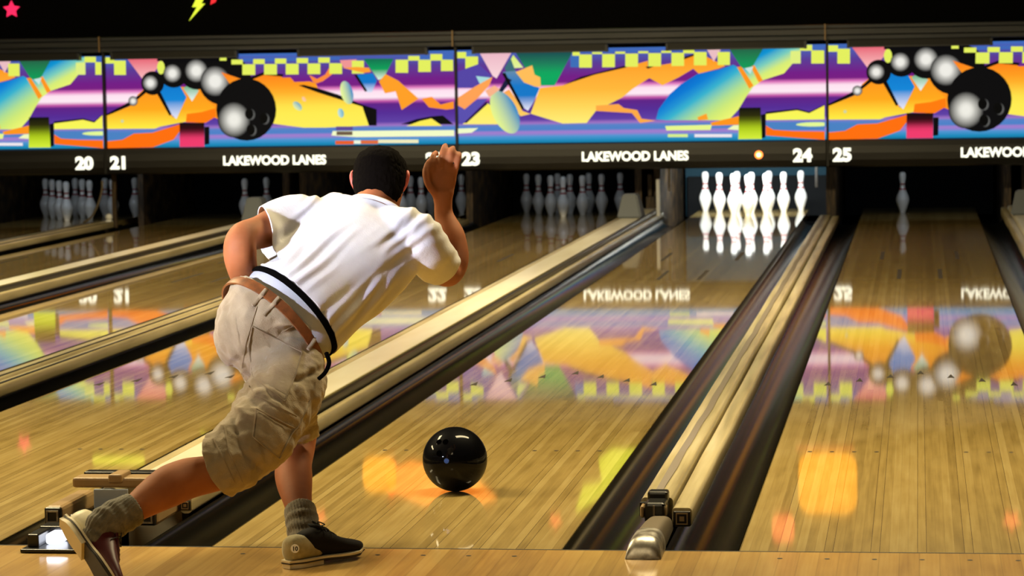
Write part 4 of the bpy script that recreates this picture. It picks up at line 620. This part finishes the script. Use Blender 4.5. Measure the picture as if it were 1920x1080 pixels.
flat('wall_glow_panel', rrect(-1.1, -.58, 2.02, 2.035, .005), 'neon_coral', 'thin coral ' + D + '25 gloss', 'wall decoration')
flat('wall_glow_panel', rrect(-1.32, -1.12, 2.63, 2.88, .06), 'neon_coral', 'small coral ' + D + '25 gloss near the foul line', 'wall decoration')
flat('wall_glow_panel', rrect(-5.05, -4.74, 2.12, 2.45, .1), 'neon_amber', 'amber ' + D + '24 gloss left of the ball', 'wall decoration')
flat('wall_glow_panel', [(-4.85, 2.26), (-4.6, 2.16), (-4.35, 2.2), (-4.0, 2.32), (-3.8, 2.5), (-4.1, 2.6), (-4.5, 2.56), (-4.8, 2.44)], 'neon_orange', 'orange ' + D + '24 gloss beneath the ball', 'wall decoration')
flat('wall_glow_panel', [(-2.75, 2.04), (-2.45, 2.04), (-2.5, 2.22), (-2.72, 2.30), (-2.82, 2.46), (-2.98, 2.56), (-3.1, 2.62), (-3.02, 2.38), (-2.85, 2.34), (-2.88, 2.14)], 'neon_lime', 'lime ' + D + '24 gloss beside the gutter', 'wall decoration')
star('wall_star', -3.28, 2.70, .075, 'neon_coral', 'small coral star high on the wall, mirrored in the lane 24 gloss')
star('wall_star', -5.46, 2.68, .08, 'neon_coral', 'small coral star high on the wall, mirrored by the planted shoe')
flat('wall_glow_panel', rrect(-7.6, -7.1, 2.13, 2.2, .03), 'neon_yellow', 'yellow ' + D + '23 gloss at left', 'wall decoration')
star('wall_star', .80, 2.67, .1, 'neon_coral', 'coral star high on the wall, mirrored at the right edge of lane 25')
# ================================================================== bowling ball
M['blue'] = mat('blue_mark', (40, 90, 200), .4)
bc = Vector((-1.5469, 1.1281, .109)); bm = BM(); bmesh.ops.create_uvsphere(bm, u_segments=64, v_segments=40, radius=.1085, matrix=Matrix.Translation(bc))
ball = obj('bowling_ball', bm, 'ball', smooth=True); tag(ball, 'glossy black bowling ball rolling on lane 24 right of the bowler', 'bowling ball')
bd = (-F_ * .78 - R_ * .42 + U_ * .46).normalized(); q = bd.to_track_quat('Z', 'Y').to_matrix()
for dx, dy in ((-.012, .014), (.013, .016), (.0, -.028)):
    v = (bd + q @ Vector((dx, dy, 0)) / .1085).normalized(); bm = BM(); rot = v.to_track_quat('Z', 'Y').to_matrix().to_4x4()
    bmesh.ops.create_cone(bm, segments=24, radius1=.0098, radius2=.0098, depth=.006, cap_ends=True, matrix=Matrix.Translation(bc + v * .1062) @ rot)
    h = obj('finger_hole', bm, 'hole', ball)
v = (-F_ * .93 - R_ * .23 + U_ * 0).normalized(); bm = BM()
bmesh.ops.create_cone(bm, segments=20, radius1=.0085, radius2=.0085, depth=.003, cap_ends=True, matrix=Matrix.Translation(bc + v * .1072) @ v.to_track_quat('Z', 'Y').to_matrix().to_4x4()); obj('blue_mark', bm, 'blue', ball)  # small blue disc set on the near side of the ball
# ================================================================== the bowler
man = empty('person', (-1.95, -.05, 0)); tag(man, 'crouching man seen from behind in white t-shirt and khaki shorts, right hand raised', 'person')
def dirv(deg, dep=0.0):     # direction across the body: deg clockwise from image right, dep = amount away from camera
    a = math.radians(deg); return (R_ * math.cos(a) - U_ * math.sin(a) + F_ * dep).normalized()
W39, W33, W25, W12 = dirv(39), dirv(36), dirv(27), dirv(12)
# ---- skin: one continuous surface (torso, neck, head, arms, hands, legs)
bm = BM()
limb(bm, [(px(518, 636, 8.27), .120, .085, W39), (px(548, 582, 8.30), .138, .088, W39), (px(600, 538, 8.39), .150, .10, W33), (px(655, 482, 8.49), .168, .105, W25), (px(672, 428, 8.56), .175, .085, W12), (px(690, 408, 8.60), .09, .07, W12)], n=28)
limb(bm, [(px(685, 425, 8.57), .075, .07), (px(703, 385, 8.62), .062, .064), (px(711, 350, 8.66), .060, .066)], n=20)
# head (skull, jaw, nose)
hc = px(713, 341, 8.68); hup = (U_ * .93 + F_ * .33 + R_ * .05).normalized(); hf = (F_ * .93 - U_ * .33 + R_ * .12).normalized(); hr = hup.cross(hf) * -1
if hr.dot(R_) < 0: hr = -hr
def H(a, b, c): return hc + hr * a + hf * b + hup * c       # right, forward (face), up
sections(bm, [(H(0, .02, -.115), hr * .028, hf * .03), (H(0, .022, -.10), hr * .046, hf * .058), (H(0, .014, -.07), hr * .060, hf * .076), (H(0, .006, -.035), hr * .068, hf * .088), (H(0, 0, 0), hr * .073, hf * .094), (H(0, -.002, .035), hr * .074, hf * .095), (H(0, -.004, .065), hr * .066, hf * .085), (H(0, -.004, .088), hr * .045, hf * .06), (H(0, -.004, .098), hr * .018, hf * .025)], n=28)
limb(bm, [(H(0, .088, .02), .010, .010), (H(0, .104, -.012), .014, .013), (H(0, .100, -.024), .018, .010)], n=12, steps=3)
limb(bm, [(H(-.018, .088, -.055), .008, .008), (H(0, .093, -.056), .010, .009), (H(.018, .088, -.055), .008, .008)], n=10, steps=3)
# right arm raised
SHR = px(786, 452, 8.52); ELR = px(840, 512, 8.74); WRR = px(829, 385, 8.80)
limb(bm, [(px(745, 440, 8.54), .07, .065), (SHR, .062, .06), (px(818, 490, 8.63), .052, .05), (px(838, 512, 8.72), .045, .044), (px(849, 488, 8.76), .050, .046), (px(846, 445, 8.78), .044, .040), (px(833, 405, 8.80), .031, .026), (px(831, 380, 8.80), .029, .021), (px(830, 362, 8.80), .036, .020)], n=20)
# palm and digits (back of the hand towards the camera)
limb(bm, [(px(830, 372, 8.80), .030, .019), (px(829, 350, 8.805), .041, .017), (px(832, 325, 8.81), .043, .016), (px(833, 314, 8.815), .038, .013)], n=20, steps=4)
def finger(pts, r): limb(bm, [(px(*p), r * k, r * k) for p, k in zip(pts, (1.1, 1.0, 1.05, .9, .72))], n=12, steps=3)
finger([(812, 334, 8.81), (810, 312, 8.80), (812, 294, 8.815), (817, 287, 8.84), (820, 290, 8.86)], .0100)
finger([(826, 326, 8.81), (827, 303, 8.80), (830, 285, 8.81), (834, 274, 8.83), (837, 273, 8.85)], .0104)
finger([(840, 324, 8.81), (843, 302, 8.80), (846, 286, 8.80), (849, 278, 8.82), (850, 277, 8.84)], .0102)
finger([(852, 328, 8.81), (857, 309, 8.80), (860, 295, 8.80), (861, 288, 8.82), (861, 287, 8.835)], .0088)
finger([(815, 362, 8.79), (803, 346, 8.785), (799, 328, 8.79), (800, 312, 8.80), (804, 302, 8.81)], .0118)
# left arm bent back, hand hidden in front of the hip
limb(bm, [(px(585, 415, 8.54), .068, .06), (px(545, 410, 8.52), .060, .058), (px(492, 434, 8.42), .052, .050), (px(455, 446, 8.30), .046, .045), (px(450, 476, 8.28), .049, .046), (px(459, 520, 8.33), .042, .040), (px(474, 565, 8.42), .030, .026), (px(482, 585, 8.46), .034, .020)], n=20)
limb(bm, [(px(480, 580, 8.45), .028, .019), (px(490, 605, 8.49), .040, .016), (px(500, 632, 8.51), .038, .014)], n=16, steps=4)
for i, (a, l) in enumerate(((486, 30), (497, 36), (508, 32), (519, 25))):
    finger([(a, 632, 8.51), (a + 3, 632 + l * .4, 8.515), (a + 8, 632 + l * .75, 8.51), (a + 14, 632 + l * .95, 8.50), (a + 19, 632 + l, 8.49)], .0095)
finger([(503, 600, 8.49), (516, 604, 8.50), (527, 610, 8.50), (535, 616, 8.49), (540, 620, 8.48)], .011)
# right leg trailing behind
limb(bm, [(px(548, 680, 8.22), .085, .085), (px(515, 760, 8.10), .078, .078), (px(470, 835, 7.94), .062, .062), (px(440, 872, 7.90), .056, .056), (px(400, 887, 7.88), .055, .052), (px(350, 898, 7.84), .060, .056), (px(315, 913, 7.80), .060, .056), (px(280, 935, 7.76), .050, .046), (px(248, 957, 7.72), .038, .037), (px(215, 975, 7.69), .034, .036)], n=22)
limb(bm, [(px(215, 972, 7.69), .036, .036), (px(182, 1010, 7.66), .030, .034), (px(188, 1055, 7.62), .022, .026), (px(200, 1085, 7.60), .016, .02)], n=14)
# left leg planted
limb(bm, [(px(495, 645, 8.33), .074, .080), (px(525, 720, 8.46), .080, .080), (px(556, 795, 8.58), .062, .062), (px(558, 835, 8.58), .054, .054), (px(551, 868, 8.52), .055, .056), (px(551, 895, 8.46), .056, .056), (px(556, 930, 8.39), .046, .047), (px(563, 960, 8.34), .038, .040), (px(570, 990, 8.29), .033, .038), (px(572, 1015, 8.26), .034, .045)], n=22)
body = remesh(bm, .0055, 5)
displace(body, lambda c: .0012 * noise.noise(c * 18))
body_o = obj('body', body, 'skin', man, smooth=True)
# ears, eyes, brows, lips
for s in (-1, 1):
    bm = BM(); P = [H(s * .072, -.004, -.028), H(s * .082, -.012, -.012), H(s * .087, -.018, .010), H(s * .084, -.010, .026), H(s * .076, .004, .022)]
    limb(bm, [(p, .0065, .009) for p in P], n=10, steps=4)
    limb(bm, [(H(s * .073, .0, -.022), .006, .010), (H(s * .078, -.006, .0), .005, .014), (H(s * .076, -.002, .018), .005, .010)], n=10, steps=3)
    e = obj('ear', remesh(bm, .0022, 3), 'earskin', man, smooth=True); tag(e, 'reddish ear')
    bm = BM(); bmesh.ops.create_uvsphere(bm, u_segments=14, v_segments=10, radius=.011, matrix=Matrix.Translation(H(s * .030, .082, .008))); ey = obj('eye', bm, 'white', man, smooth=True)
    bm = BM(); bmesh.ops.create_uvsphere(bm, u_segments=10, v_segments=8, radius=.005, matrix=Matrix.Translation(H(s * .030, .0905, .008))); obj('iris', bm, 'hair', ey, smooth=True)
    bm = BM(); limb(bm, [(H(s * .016, .093, .028), .004, .003), (H(s * .030, .091, .032), .004, .003), (H(s * .046, .080, .027), .003, .003)], n=8, steps=3); obj('eyebrow', bm, 'hair', man, smooth=True)
# hair: close cap down to the nape
bm = BM()
sections(bm, [(H(0, -.040, -.098), hr * .034, hf * .036), (H(0, -.034, -.078), hr * .056, hf * .054), (H(0, -.026, -.050), hr * .0715, hf * .068), (H(0, -.020, -.02), hr * .0795, hf * .080), (H(0, -.014, .015), hr * .083, hf * .090), (H(0, -.008, .045), hr * .082, hf * .099), (H(0, -.006, .07), hr * .073, hf * .090), (H(0, -.004, .092), hr * .052, hf * .066), (H(0, -.004, .104), hr * .022, hf * .03)], n=36)
hb = remesh(bm, .004, 2); displace(hb, lambda c: .0022 * noise.noise(c * 120) + .002 * noise.noise(c * 30)); hair = obj('hair', hb, 'hair', man, smooth=True)
tag(hair, 'short very dark brown hair')
# ---- t-shirt
bm = BM()
limb(bm, [(px(520, 606, 8.28), .172, .125, W39), (px(550, 580, 8.30), .174, .126, W39), (px(600, 537, 8.39), .172, .126, W33), (px(646, 494, 8.47), .186, .128, W25), (px(672, 452, 8.54), .205, .118, W12), (px(690, 418, 8.59), .17, .09, W12), (px(704, 396, 8.61), .085, .075, W12)], n=32)
limb(bm, [(px(610, 432, 8.54), .085, .082), (px(570, 412, 8.53), .078, .078), (px(530, 421, 8.49), .074, .078), (px(498, 434, 8.44), .072, .076), (px(478, 442, 8.38), .076, .080)], n=24)
limb(bm, [(px(730, 440, 8.55), .10, .09), (px(770, 448, 8.53), .092, .085), (px(800, 468, 8.56), .078, .078), (px(818, 492, 8.63), .070, .070), (px(832, 506, 8.69), .070, .070)], n=24)
shirt = remesh(bm, .006, 6)
def fold(c):
    """soft diagonal tension folds running from hips to right shoulder"""
    d = c - px(640, 480, 8.4); a = d.dot((R_ * .80 + U_ * .60)); b_ = d.dot((R_ * .60 - U_ * .80)); f = 0
    f += .0060 * math.sin(b_ * 150 + a * 22 + 5 * noise.noise(c * 5)) * max(0, noise.noise(Vector((a * 5, b_ * 9, 2))) + .25)
    f += .0075 * noise.noise(Vector((a * 4, b_ * 17, 1)))
    for (u, v, dd, l, wd, am) in ((560, 450, 8.42, .12, .013, -.012), (770, 470, 8.45, .10, .014, -.010), (748, 412, 8.47, .10, .010, .006)):
        q = c - px(u, v, dd); g = q.dot(R_ * .75 + U_ * .66); h = q.dot(R_ * .66 - U_ * .75); f += am * math.exp(-(g / l) ** 2 - (h / wd) ** 2)
    return f
displace(shirt, fold)
# open hem, sleeves and neck
n39 = (px(500, 628, 8.28) - px(600, 537, 8.40)).normalized()
def cutloc(bm, co, no, ctr, rad):
    gs = [f for f in bm.faces if (f.calc_center_median() - ctr).length < rad]; vs = set(v for f in gs for v in f.verts); es = set(e for f in gs for e in f.edges)
    bmesh.ops.bisect_plane(bm, geom=list(vs) + list(es) + gs, plane_co=co, plane_no=no, clear_outer=True)
cut(shirt, px(554, 567, 8.268), n39)
cutloc(shirt, px(502, 445, 8.40), (-R_ * .93 - U_ * .10 - F_ * .30).normalized(), px(478, 446, 8.38), .14)
cutloc(shirt, px(822, 497, 8.65), (px(834, 512, 8.70) - px(800, 468, 8.56)).normalized(), px(834, 510, 8.70), .125)
cutloc(shirt, px(704, 396, 8.60), (px(712, 372, 8.62) - px(700, 408, 8.59)).normalized(), px(708, 380, 8.63), .12)
sh = obj('t_shirt', shirt, 'shirt', man, smooth=True); solid(sh, .003); tag(sh, 'plain white short sleeved t-shirt')
# sleeve hems, hem line and collar
bm = BM(); cc = px(705, 393, 8.605); ax = (px(712, 372, 8.62) - px(700, 408, 8.59)).normalized(); Wc = (dirv(12) - ax * ax.dot(dirv(12))).normalized(); Dc = ax.cross(Wc)
ring = [cc + Wc * .082 * math.cos(a) + Dc * .074 * math.sin(a) for a in [2 * math.pi * i / 24 for i in range(25)]]
limb(bm, [(p, .006, .010) for p in ring], n=8, steps=2, roll=ax, round_ends=False); obj('collar', bm, 'shirt', sh, smooth=True)
# ---- shorts
bm = BM()
limb(bm, [(px(560, 570, 8.29), .180, .130, W39), (px(538, 590, 8.28), .181, .132, W39), (px(514, 628, 8.26), .180, .140, W33), (px(520, 652, 8.25), .142, .100, W33)], n=32)
limb(bm, [(px(548, 698, 8.19), .100, .108), (px(537, 722, 8.15), .108, .108), (px(512, 768, 8.06), .108, .105), (px(478, 824, 7.97), .104, .100), (px(438, 858, 7.91), .094, .090), (px(404, 878, 7.88), .090, .088)], n=28)
limb(bm, [(px(492, 640, 8.32), .092, .100), (px(528, 712, 8.42), .100, .100), (px(549, 770, 8.52), .094, .092), (px(556, 812, 8.60), .082, .084), (px(560, 850, 8.66), .082, .082)], n=26)
sho = remesh(bm, .006, 5)
SN = noise.noise
def sfold(c):
    f = .008 * SN(c * 9) + .0075 * SN(c * 22) + .0035 * SN(c * 50)
    for (u, v, dd, ang, l, wd, am) in ((430, 590, 8.2, 80, .12, .012, -.007), (455, 690, 8.1, 60, .07, .010, -.010), (500, 690, 8.1, 70, .05, .009, -.009), (470, 742, 8.0, 38, .10, .010, -.010), (520, 745, 8.0, 38, .07, .008, -.009), (545, 705, 8.08, 15, .05, .010, -.010),
                                      (585, 700, 8.08, -25, .05, .009, -.010), (560, 735, 8.1, 70, .05, .009, -.009), (440, 800, 7.85, 65, .07, .009, -.011), (420, 820, 7.83, 68, .07, .008, .006), (475, 860, 7.86, 50, .06, .010, -.010), (505, 850, 7.95, 75, .05, .010, -.012), (455, 775, 7.9, 30, .08, .010, .006), (500, 800, 7.95, 25, .10, .012, -.006)):
        q = c - px(u, v, dd); a = math.radians(ang); g = q.dot(R_ * math.cos(a) - U_ * math.sin(a)); h = q.dot(R_ * math.sin(a) + U_ * math.cos(a)); z = q.dot(F_)
        f += am * math.exp(-(g / l) ** 2 - (h / wd) ** 2 - (z / .16) ** 2)
    return f
displace(sho, sfold)
cut(sho, px(521, 608, 8.268), -n39)
cutloc(sho, px(414, 871, 7.89), (-R_ * .86 - U_ * .40 + F_ * .30).normalized(), px(390, 885, 7.87), .14)
hn = (-U_ * .80 + R_ * .38 + F_ * .55).normalized()
cutloc(sho, px(556, 812, 8.50), hn, px(566, 862, 8.64), .135)
shorts = obj('cargo_shorts', sho, 'shorts', man, smooth=True); solid(shorts, .003); tag(shorts, 'wrinkled khaki cargo shorts')
# surface snapping for seams, pockets and loops (project from outside onto the shorts)
dg = bpy.context.evaluated_depsgraph_get(); dg.update()
from mathutils.bvhtree import BVHTree
tb = BM(); tb.from_mesh(shorts.data); bmesh.ops.translate(tb, verts=tb.verts[:], vec=PW(man)); BV = BVHTree.FromBMesh(tb); tb.free()
def snap(u, v, lift=.003, dd=7.0):
    o = px(u, v, dd); d = (o - CAM).normalized(); h = BV.ray_cast(o, d)
    return (h[0] - d * lift) if h[0] is not None else None
def seam(name, uv, r=.0019, m='stitch', parent=shorts, n=6, lift=.001, rx=None, closed=False):
    pts = []
    if closed: uv = uv + [uv[0]]
    for (a, b_), (c, d) in zip(uv, uv[1:]):
        for k in range(n): q = snap(a + (c - a) * k / n, b_ + (d - b_) * k / n, lift); pts += [q] if q is not None else []
    q = snap(*uv[-1], lift); pts += [q] if q is not None else []
    if len(pts) < 3: return None
    bm = BM(); limb(bm, [(p, rx or r, r) for p in pts], n=6, steps=2); return obj(name, bm, m, parent, smooth=True)
def patch(name, uv4, th, m='shorts', parent=shorts, nu=10, nv=8):
    """a cloth patch (pocket, flap) lying on the shorts: uv4 = corners tl, tr, br, bl"""
    bm = BM(); g = []
    for j in range(nv + 1):
        row = []
        for i in range(nu + 1):
            s, t_ = i / nu, j / nv; u = (uv4[0][0] * (1 - s) + uv4[1][0] * s) * (1 - t_) + (uv4[3][0] * (1 - s) + uv4[2][0] * s) * t_; v = (uv4[0][1] * (1 - s) + uv4[1][1] * s) * (1 - t_) + (uv4[3][1] * (1 - s) + uv4[2][1] * s) * t_
            e = min(s, 1 - s, t_, 1 - t_); q = snap(u, v, th * (1 if e > 0 else .35) + .0008 * SN(Vector((u * .05, v * .05, 0)))); row.append(bm.verts.new(q) if q is not None else None)
        g.append(row)
    for j in range(nv):
        for i in range(nu):
            q = [g[j][i], g[j][i + 1], g[j + 1][i + 1], g[j + 1][i]]
            if all(q): bm.faces.new(q)
    return obj(name, bm, m, parent, smooth=True)
patch('back_pocket', [(473, 612), (566, 660), (540, 742), (468, 700)], .0045)
seam('pocket_seam', [(473, 612), (566, 660), (556, 700), (533, 752), (474, 706), (466, 650)], closed=True, lift=.004)
seam('pocket_seam', [(533, 621), (565, 600)], r=.0018)
patch('back_pocket', [(420, 600), (440, 586), (452, 650), (432, 640)], .003)
patch('cargo_pocket', [(484, 772), (552, 808), (524, 862), (476, 822)], .007)
seam('pocket_seam', [(480, 766), (553, 804), (524, 860), (474, 820)], closed=True, lift=.007)
seam('side_seam', [(452, 700), (478, 740), (520, 762), (556, 780)], r=.0015)
seam('side_seam', [(424, 742), (420, 790), (430, 850), (455, 905)], r=.0016)
seam('hem_seam', [(400, 822), (418, 858), (440, 905)], r=.0018)
seam('hem_seam', [(582, 752), (560, 800), (527, 838)], r=.0016)
seam('centre_seam', [(482, 575), (462, 640), (452, 700)], r=.0015)
# belt: a band round the waist with loops
def waistring(c, hw, hd, ofs, r, h, name, m, parent, lo=0, hi=360, deg=W39, n=48):
    ax_ = -n39; W = (deg - ax_ * ax_.dot(deg)).normalized(); Dd = ax_.cross(W); bm = BM(); rings = []
    for i in range(n + 1):
        a = math.radians(lo + (hi - lo) * i / n); o = W * math.cos(a) * hw + Dd * math.sin(a) * hd; nn = (W * math.cos(a) / hw + Dd * math.sin(a) / hd).normalized(); p = c + o
        rings.append([bm.verts.new(p + nn * a_ + ax_ * b_) for a_, b_ in ((r, -h), (r * 1.15, 0), (r, h), (-r, h), (-r, -h))])
    for a_, b_ in zip(rings, rings[1:]):
        for i in range(5): bm.faces.new((a_[i], a_[(i + 1) % 5], b_[(i + 1) % 5], b_[i]))
    return obj(name, bm, m, parent, smooth=True)
belt = waistring(px(512, 618, 8.262), .188, .147, 0, .0028, .0150, 'belt', 'belt', man); tag(belt, 'brown leather belt')
tb = BM(); tb.from_mesh(shorts.data); tb.from_mesh(belt.data); bmesh.ops.translate(tb, verts=tb.verts[:], vec=PW(man)); BV = BVHTree.FromBMesh(tb); tb.free()
for (a, b_, c, d) in ((499, 543, 474, 572), (523, 558, 495, 590), (603, 618, 578, 655)):
    pts = []
    for k in range(7):
        t_ = k / 6; q = px(a + (c - a) * t_, b_ + (d - b_) * t_, 8.0); bq = snap(a + (c - a) * t_, b_ + (d - b_) * t_, .0035); pts.append(bq)
    pts = [p for p in pts if p is not None]
    if len(pts) > 2: bm = BM(); limb(bm, [(p, .0062, .0028) for p in pts], n=8, steps=2, roll=dirv(40)); obj('belt_loop', bm, 'shorts', shorts, smooth=True)
# undershorts showing between belt and shirt
bm = BM(); limb(bm, [(px(522, 608, 8.272), .150, .108, W39), (px(548, 585, 8.293), .1645, .120, W39), (px(585, 550, 8.34), .150, .105, W39)], n=40, round_ends=False); uo = obj('undershorts', bm, 'boxer', man, smooth=True); tag(uo, 'grey strip of undershorts above the belt')
wb = waistring(px(547, 585, 8.293), .1690, .1225, 0, .0020, .0095, 'waistband', 'elastic', uo); tag(wb, 'black elastic waistband')
# dark strip along the opening of the right pocket
bm = BM(); P = [px(612, 662, 8.12), px(617, 680, 8.11), px(610, 698, 8.10), px(598, 710, 8.09)]
limb(bm, [(p, .0065, .004) for p in P], n=8); obj('pocket_edge_strip', bm, 'elastic', shorts, smooth=True)
# ---- socks
def sock(pts, name='sock'):
    bm = BM(); limb(bm, pts, n=28, steps=8, round_ends=False); bm2 = remesh(bm, .004, 2)
    A_ = pts[0][0]; B_ = pts[-1][0]; ax_ = (B_ - A_).normalized(); e1 = ax_.orthogonal().normalized(); e2 = ax_.cross(e1)
    def rib(c):
        d = c - A_; t_ = d.dot(ax_); an = math.atan2(d.dot(e1), d.dot(e2)); return .0011 * math.sin(an * 34) + .0014 * math.sin(t_ * 170 + 2 * SN(c * 20)) * (1 if t_ > .03 else .2)
    displace(bm2, rib); return obj(name, bm2, 'sock', man, smooth=True)
sock([(px(562, 955, 8.345), .047, .049), (px(566, 975, 8.315), .048, .050), (px(571, 1000, 8.285), .049, .052), (px(575, 1018, 8.265), .046, .055)])
sock([(px(253, 953, 7.725), .045, .047), (px(235, 963, 7.71), .047, .050), (px(212, 975, 7.69), .050, .052), (px(186, 994, 7.67), .046, .050), (px(176, 1028, 7.64), .034, .042)])
# ---- shoes, built lying along +x (heel at 0, toe at .30), z up, then placed
def shoe(Mx, upper, heel, lab, disc=True, side=1):
    root = empty('bowling_shoe'); root.parent = man
    root.matrix_local = Matrix.Translation(-PW(man)) @ Mx; 
    tag(root, lab)
    def prof(s):          # half width at fraction s of the length
        P = [Vector((x, 0, 0)) for x in (.014, .030, .034, .032, .034, .043, .046, .040, .016)]; return catmull(P, s).x
    def bend(s): return side * (.006 * math.sin(s * math.pi * 1.6))
    L = .295
    def put(name, secs, m, n=28, pw=2.4, parent=root):
        bm = BM(); sections(bm, secs, n, power=pw); me = bpy.data.meshes.new(name); bmesh.ops.recalc_face_normals(bm, faces=bm.faces[:])
        for f in bm.faces: f.smooth = True
        bm.to_mesh(me); bm.free(); me.materials.append(M[m]); o = bpy.data.objects.new(name, me); COL.objects.link(o); o.parent = parent; return o
    X, Y_, Z = Vector((1, 0, 0)), Vector((0, 1, 0)), Vector((0, 0, 1))
    def toe(s): return .006 * max(0, (s - .7) / .3) ** 2
    def slab(z0, z1, s0, s1, ex, m, name, parent=root):
        bm = BM(); N = 30; top = []; bot = []
        ss = [s0 + (s1 - s0) * i / N for i in range(N + 1)]
        out = [(s * L, bend(s) + (prof(s) + ex)) for s in ss] + [(s * L, bend(s) - (prof(s) + ex)) for s in ss[::-1]]
        sv = ss + ss[::-1]
        for (x, y), s in zip(out, sv): top.append(bm.verts.new((x + (-ex if s == 0 else ex if s == 1 else 0), y, z1 + toe(s)))); bot.append(bm.verts.new((x + (-ex if s == 0 else ex if s == 1 else 0), y, z0 + toe(s))))
        bm.faces.new(top); bm.faces.new(bot[::-1])
        for i in range(len(top)): j = (i + 1) % len(top); bm.faces.new((top[i], bot[i], bot[j], top[j]))
        me = bpy.data.meshes.new(name); bmesh.ops.recalc_face_normals(bm, faces=bm.faces[:]); bm.to_mesh(me); bm.free(); me.materials.append(M[m]); o = bpy.data.objects.new(name, me); COL.objects.link(o); o.parent = parent; return o
    slab(.0, .017, 0, .42, .002, 'sole', 'heel_block'); slab(.013, .0175, 0, 1, .004, 'soledark', 'sole_edge'); slab(.0175, .0235, 0, 1, .005, 'sole', 'welt'); slab(.009, .0135, .42, 1, .001, 'soledark', 'outsole')
    # heel counter
    put('heel_counter', [(X * x + Z * z + Y_ * bend(x / L), Y_ * w_, Z * h) for x, w_, z, h in ((.004, .018, .05, .026), (.010, .029, .053, .032), (.03, .0365, .056, .036), (.06, .0375, .056, .036), (.085, .0365, .050, .030), (.11, .034, .040, .019), (.125, .028, .034, .011))], heel)
    # upper: quarters, vamp, toe box
    put('upper', [(X * x + Z * z + Y_ * bend(x / L), Y_ * w_, Z * h) for x, w_, z, h in ((.055, .030, .058, .034), (.085, .0365, .062, .039), (.12, .0375, .064, .042), (.15, .040, .058, .037), (.18, .043, .050, .030), (.21, .046, .044, .0235), (.24, .0455, .040, .0195), (.265, .040, .0375, .0165), (.284, .028, .036, .0125), (.294, .012, .035, .008))], upper)
    tg = put('tongue', [(X * x + Z * z + Y_ * bend(x / L), Y_ * w_, Z * h) for x, w_, z, h in ((.112, .020, .112, .004), (.122, .024, .107, .006), (.15, .020, .095, .006), (.18, .016, .080, .006), (.195, .012, .073, .004))], upper)
    for k in range(5):                        # laces
        x = .132 + k * .0145; z = .1085 - k * .0078; bm = BM(); limb(bm, [(Vector((x - .003, -.022, z - .008)), .0018, .0018), (Vector((x, 0, z + .002)), .0022, .0022), (Vector((x + .003, .022, z - .008)), .0018, .0018)], n=6, steps=3)
        me = bpy.data.meshes.new('lace'); bm.to_mesh(me); bm.free(); me.materials.append(M['lace']); o = bpy.data.objects.new('lace', me); COL.objects.link(o); o.parent = root
    bm = BM()
    for s in (-1, 1):
        limb(bm, [(Vector((.132, 0, .112)), .0018, .0018), (Vector((.120, s * .012, .122)), .0018, .0018), (Vector((.135, s * .024, .114)), .0018, .0018), (Vector((.14, s * .006, .108)), .0018, .0018)], n=6)
        limb(bm, [(Vector((.132, 0, .11)), .0016, .0016), (Vector((.142, s * .030, .100)), .0016, .0016), (Vector((.15, s * .042, .075)), .0016, .0016)], n=6)
    me = bpy.data.meshes.new('lace_bow'); bm.to_mesh(me); bm.free(); me.materials.append(M['lace']); o = bpy.data.objects.new('lace_bow', me); COL.objects.link(o); o.parent = root
    if disc:
        bm = BM(); bmesh.ops.create_cone(bm, segments=28, radius1=.0125, radius2=.0125, depth=.002, cap_ends=True); me = bpy.data.meshes.new('size_disc'); bm.to_mesh(me); bm.free(); me.materials.append(M['white'])
        o = bpy.data.objects.new('size_disc', me); COL.objects.link(o); o.parent = root
        nrm = Vector((-.62, -.78 * side, .08)).normalized(); pos = Vector((.0085, -.0285 * side, .060)) + nrm * .0005; zz = nrm; xx = Z.cross(zz).normalized() ; yy = zz.cross(xx)
        o.matrix_local = Matrix((xx, yy, zz)).transposed().to_4x4(); o.location = pos
        q = text('size_number', '10', .017, (0, 0, 0), 'lace', None, bold=.0006, depth=.001, rot=(0, 0, 0), align='CENTER'); q.parent = o; q.location = (0, -.006, .0014)
    return root
heel = Vector((-1.792, -.360, .001)); toe_ = Vector((-1.640, -.150, .001)); xx = (toe_ - heel).normalized(); zz = Vector((0, 0, 1)); yy = zz.cross(xx)
Mx = Matrix.Translation(heel) @ Matrix((xx, yy, zz)).transposed().to_4x4() @ Matrix.Diagonal((.94, 1, 1, 1))
shoe(Mx, 'suede', 'heelgrey', 'planted black suede bowling shoe with grey heel and white size disc', True, 1)
h2 = px(112, 980, 7.69); t2 = px(226, 1142, 7.50); xx = (t2 - h2).normalized(); zr = (R_ * .80 + U_ * .28 + F_ * .42); zz = (zr - xx * zr.dot(xx)).normalized(); yy = zz.cross(xx)
Mx = Matrix((xx, yy, zz)).transposed().to_4x4(); Mx.translation = h2
shoe(Mx, 'maroon', 'heelcream', 'trailing dark maroon bowling shoe with cream heel, tipped up on its toe', False, -1)
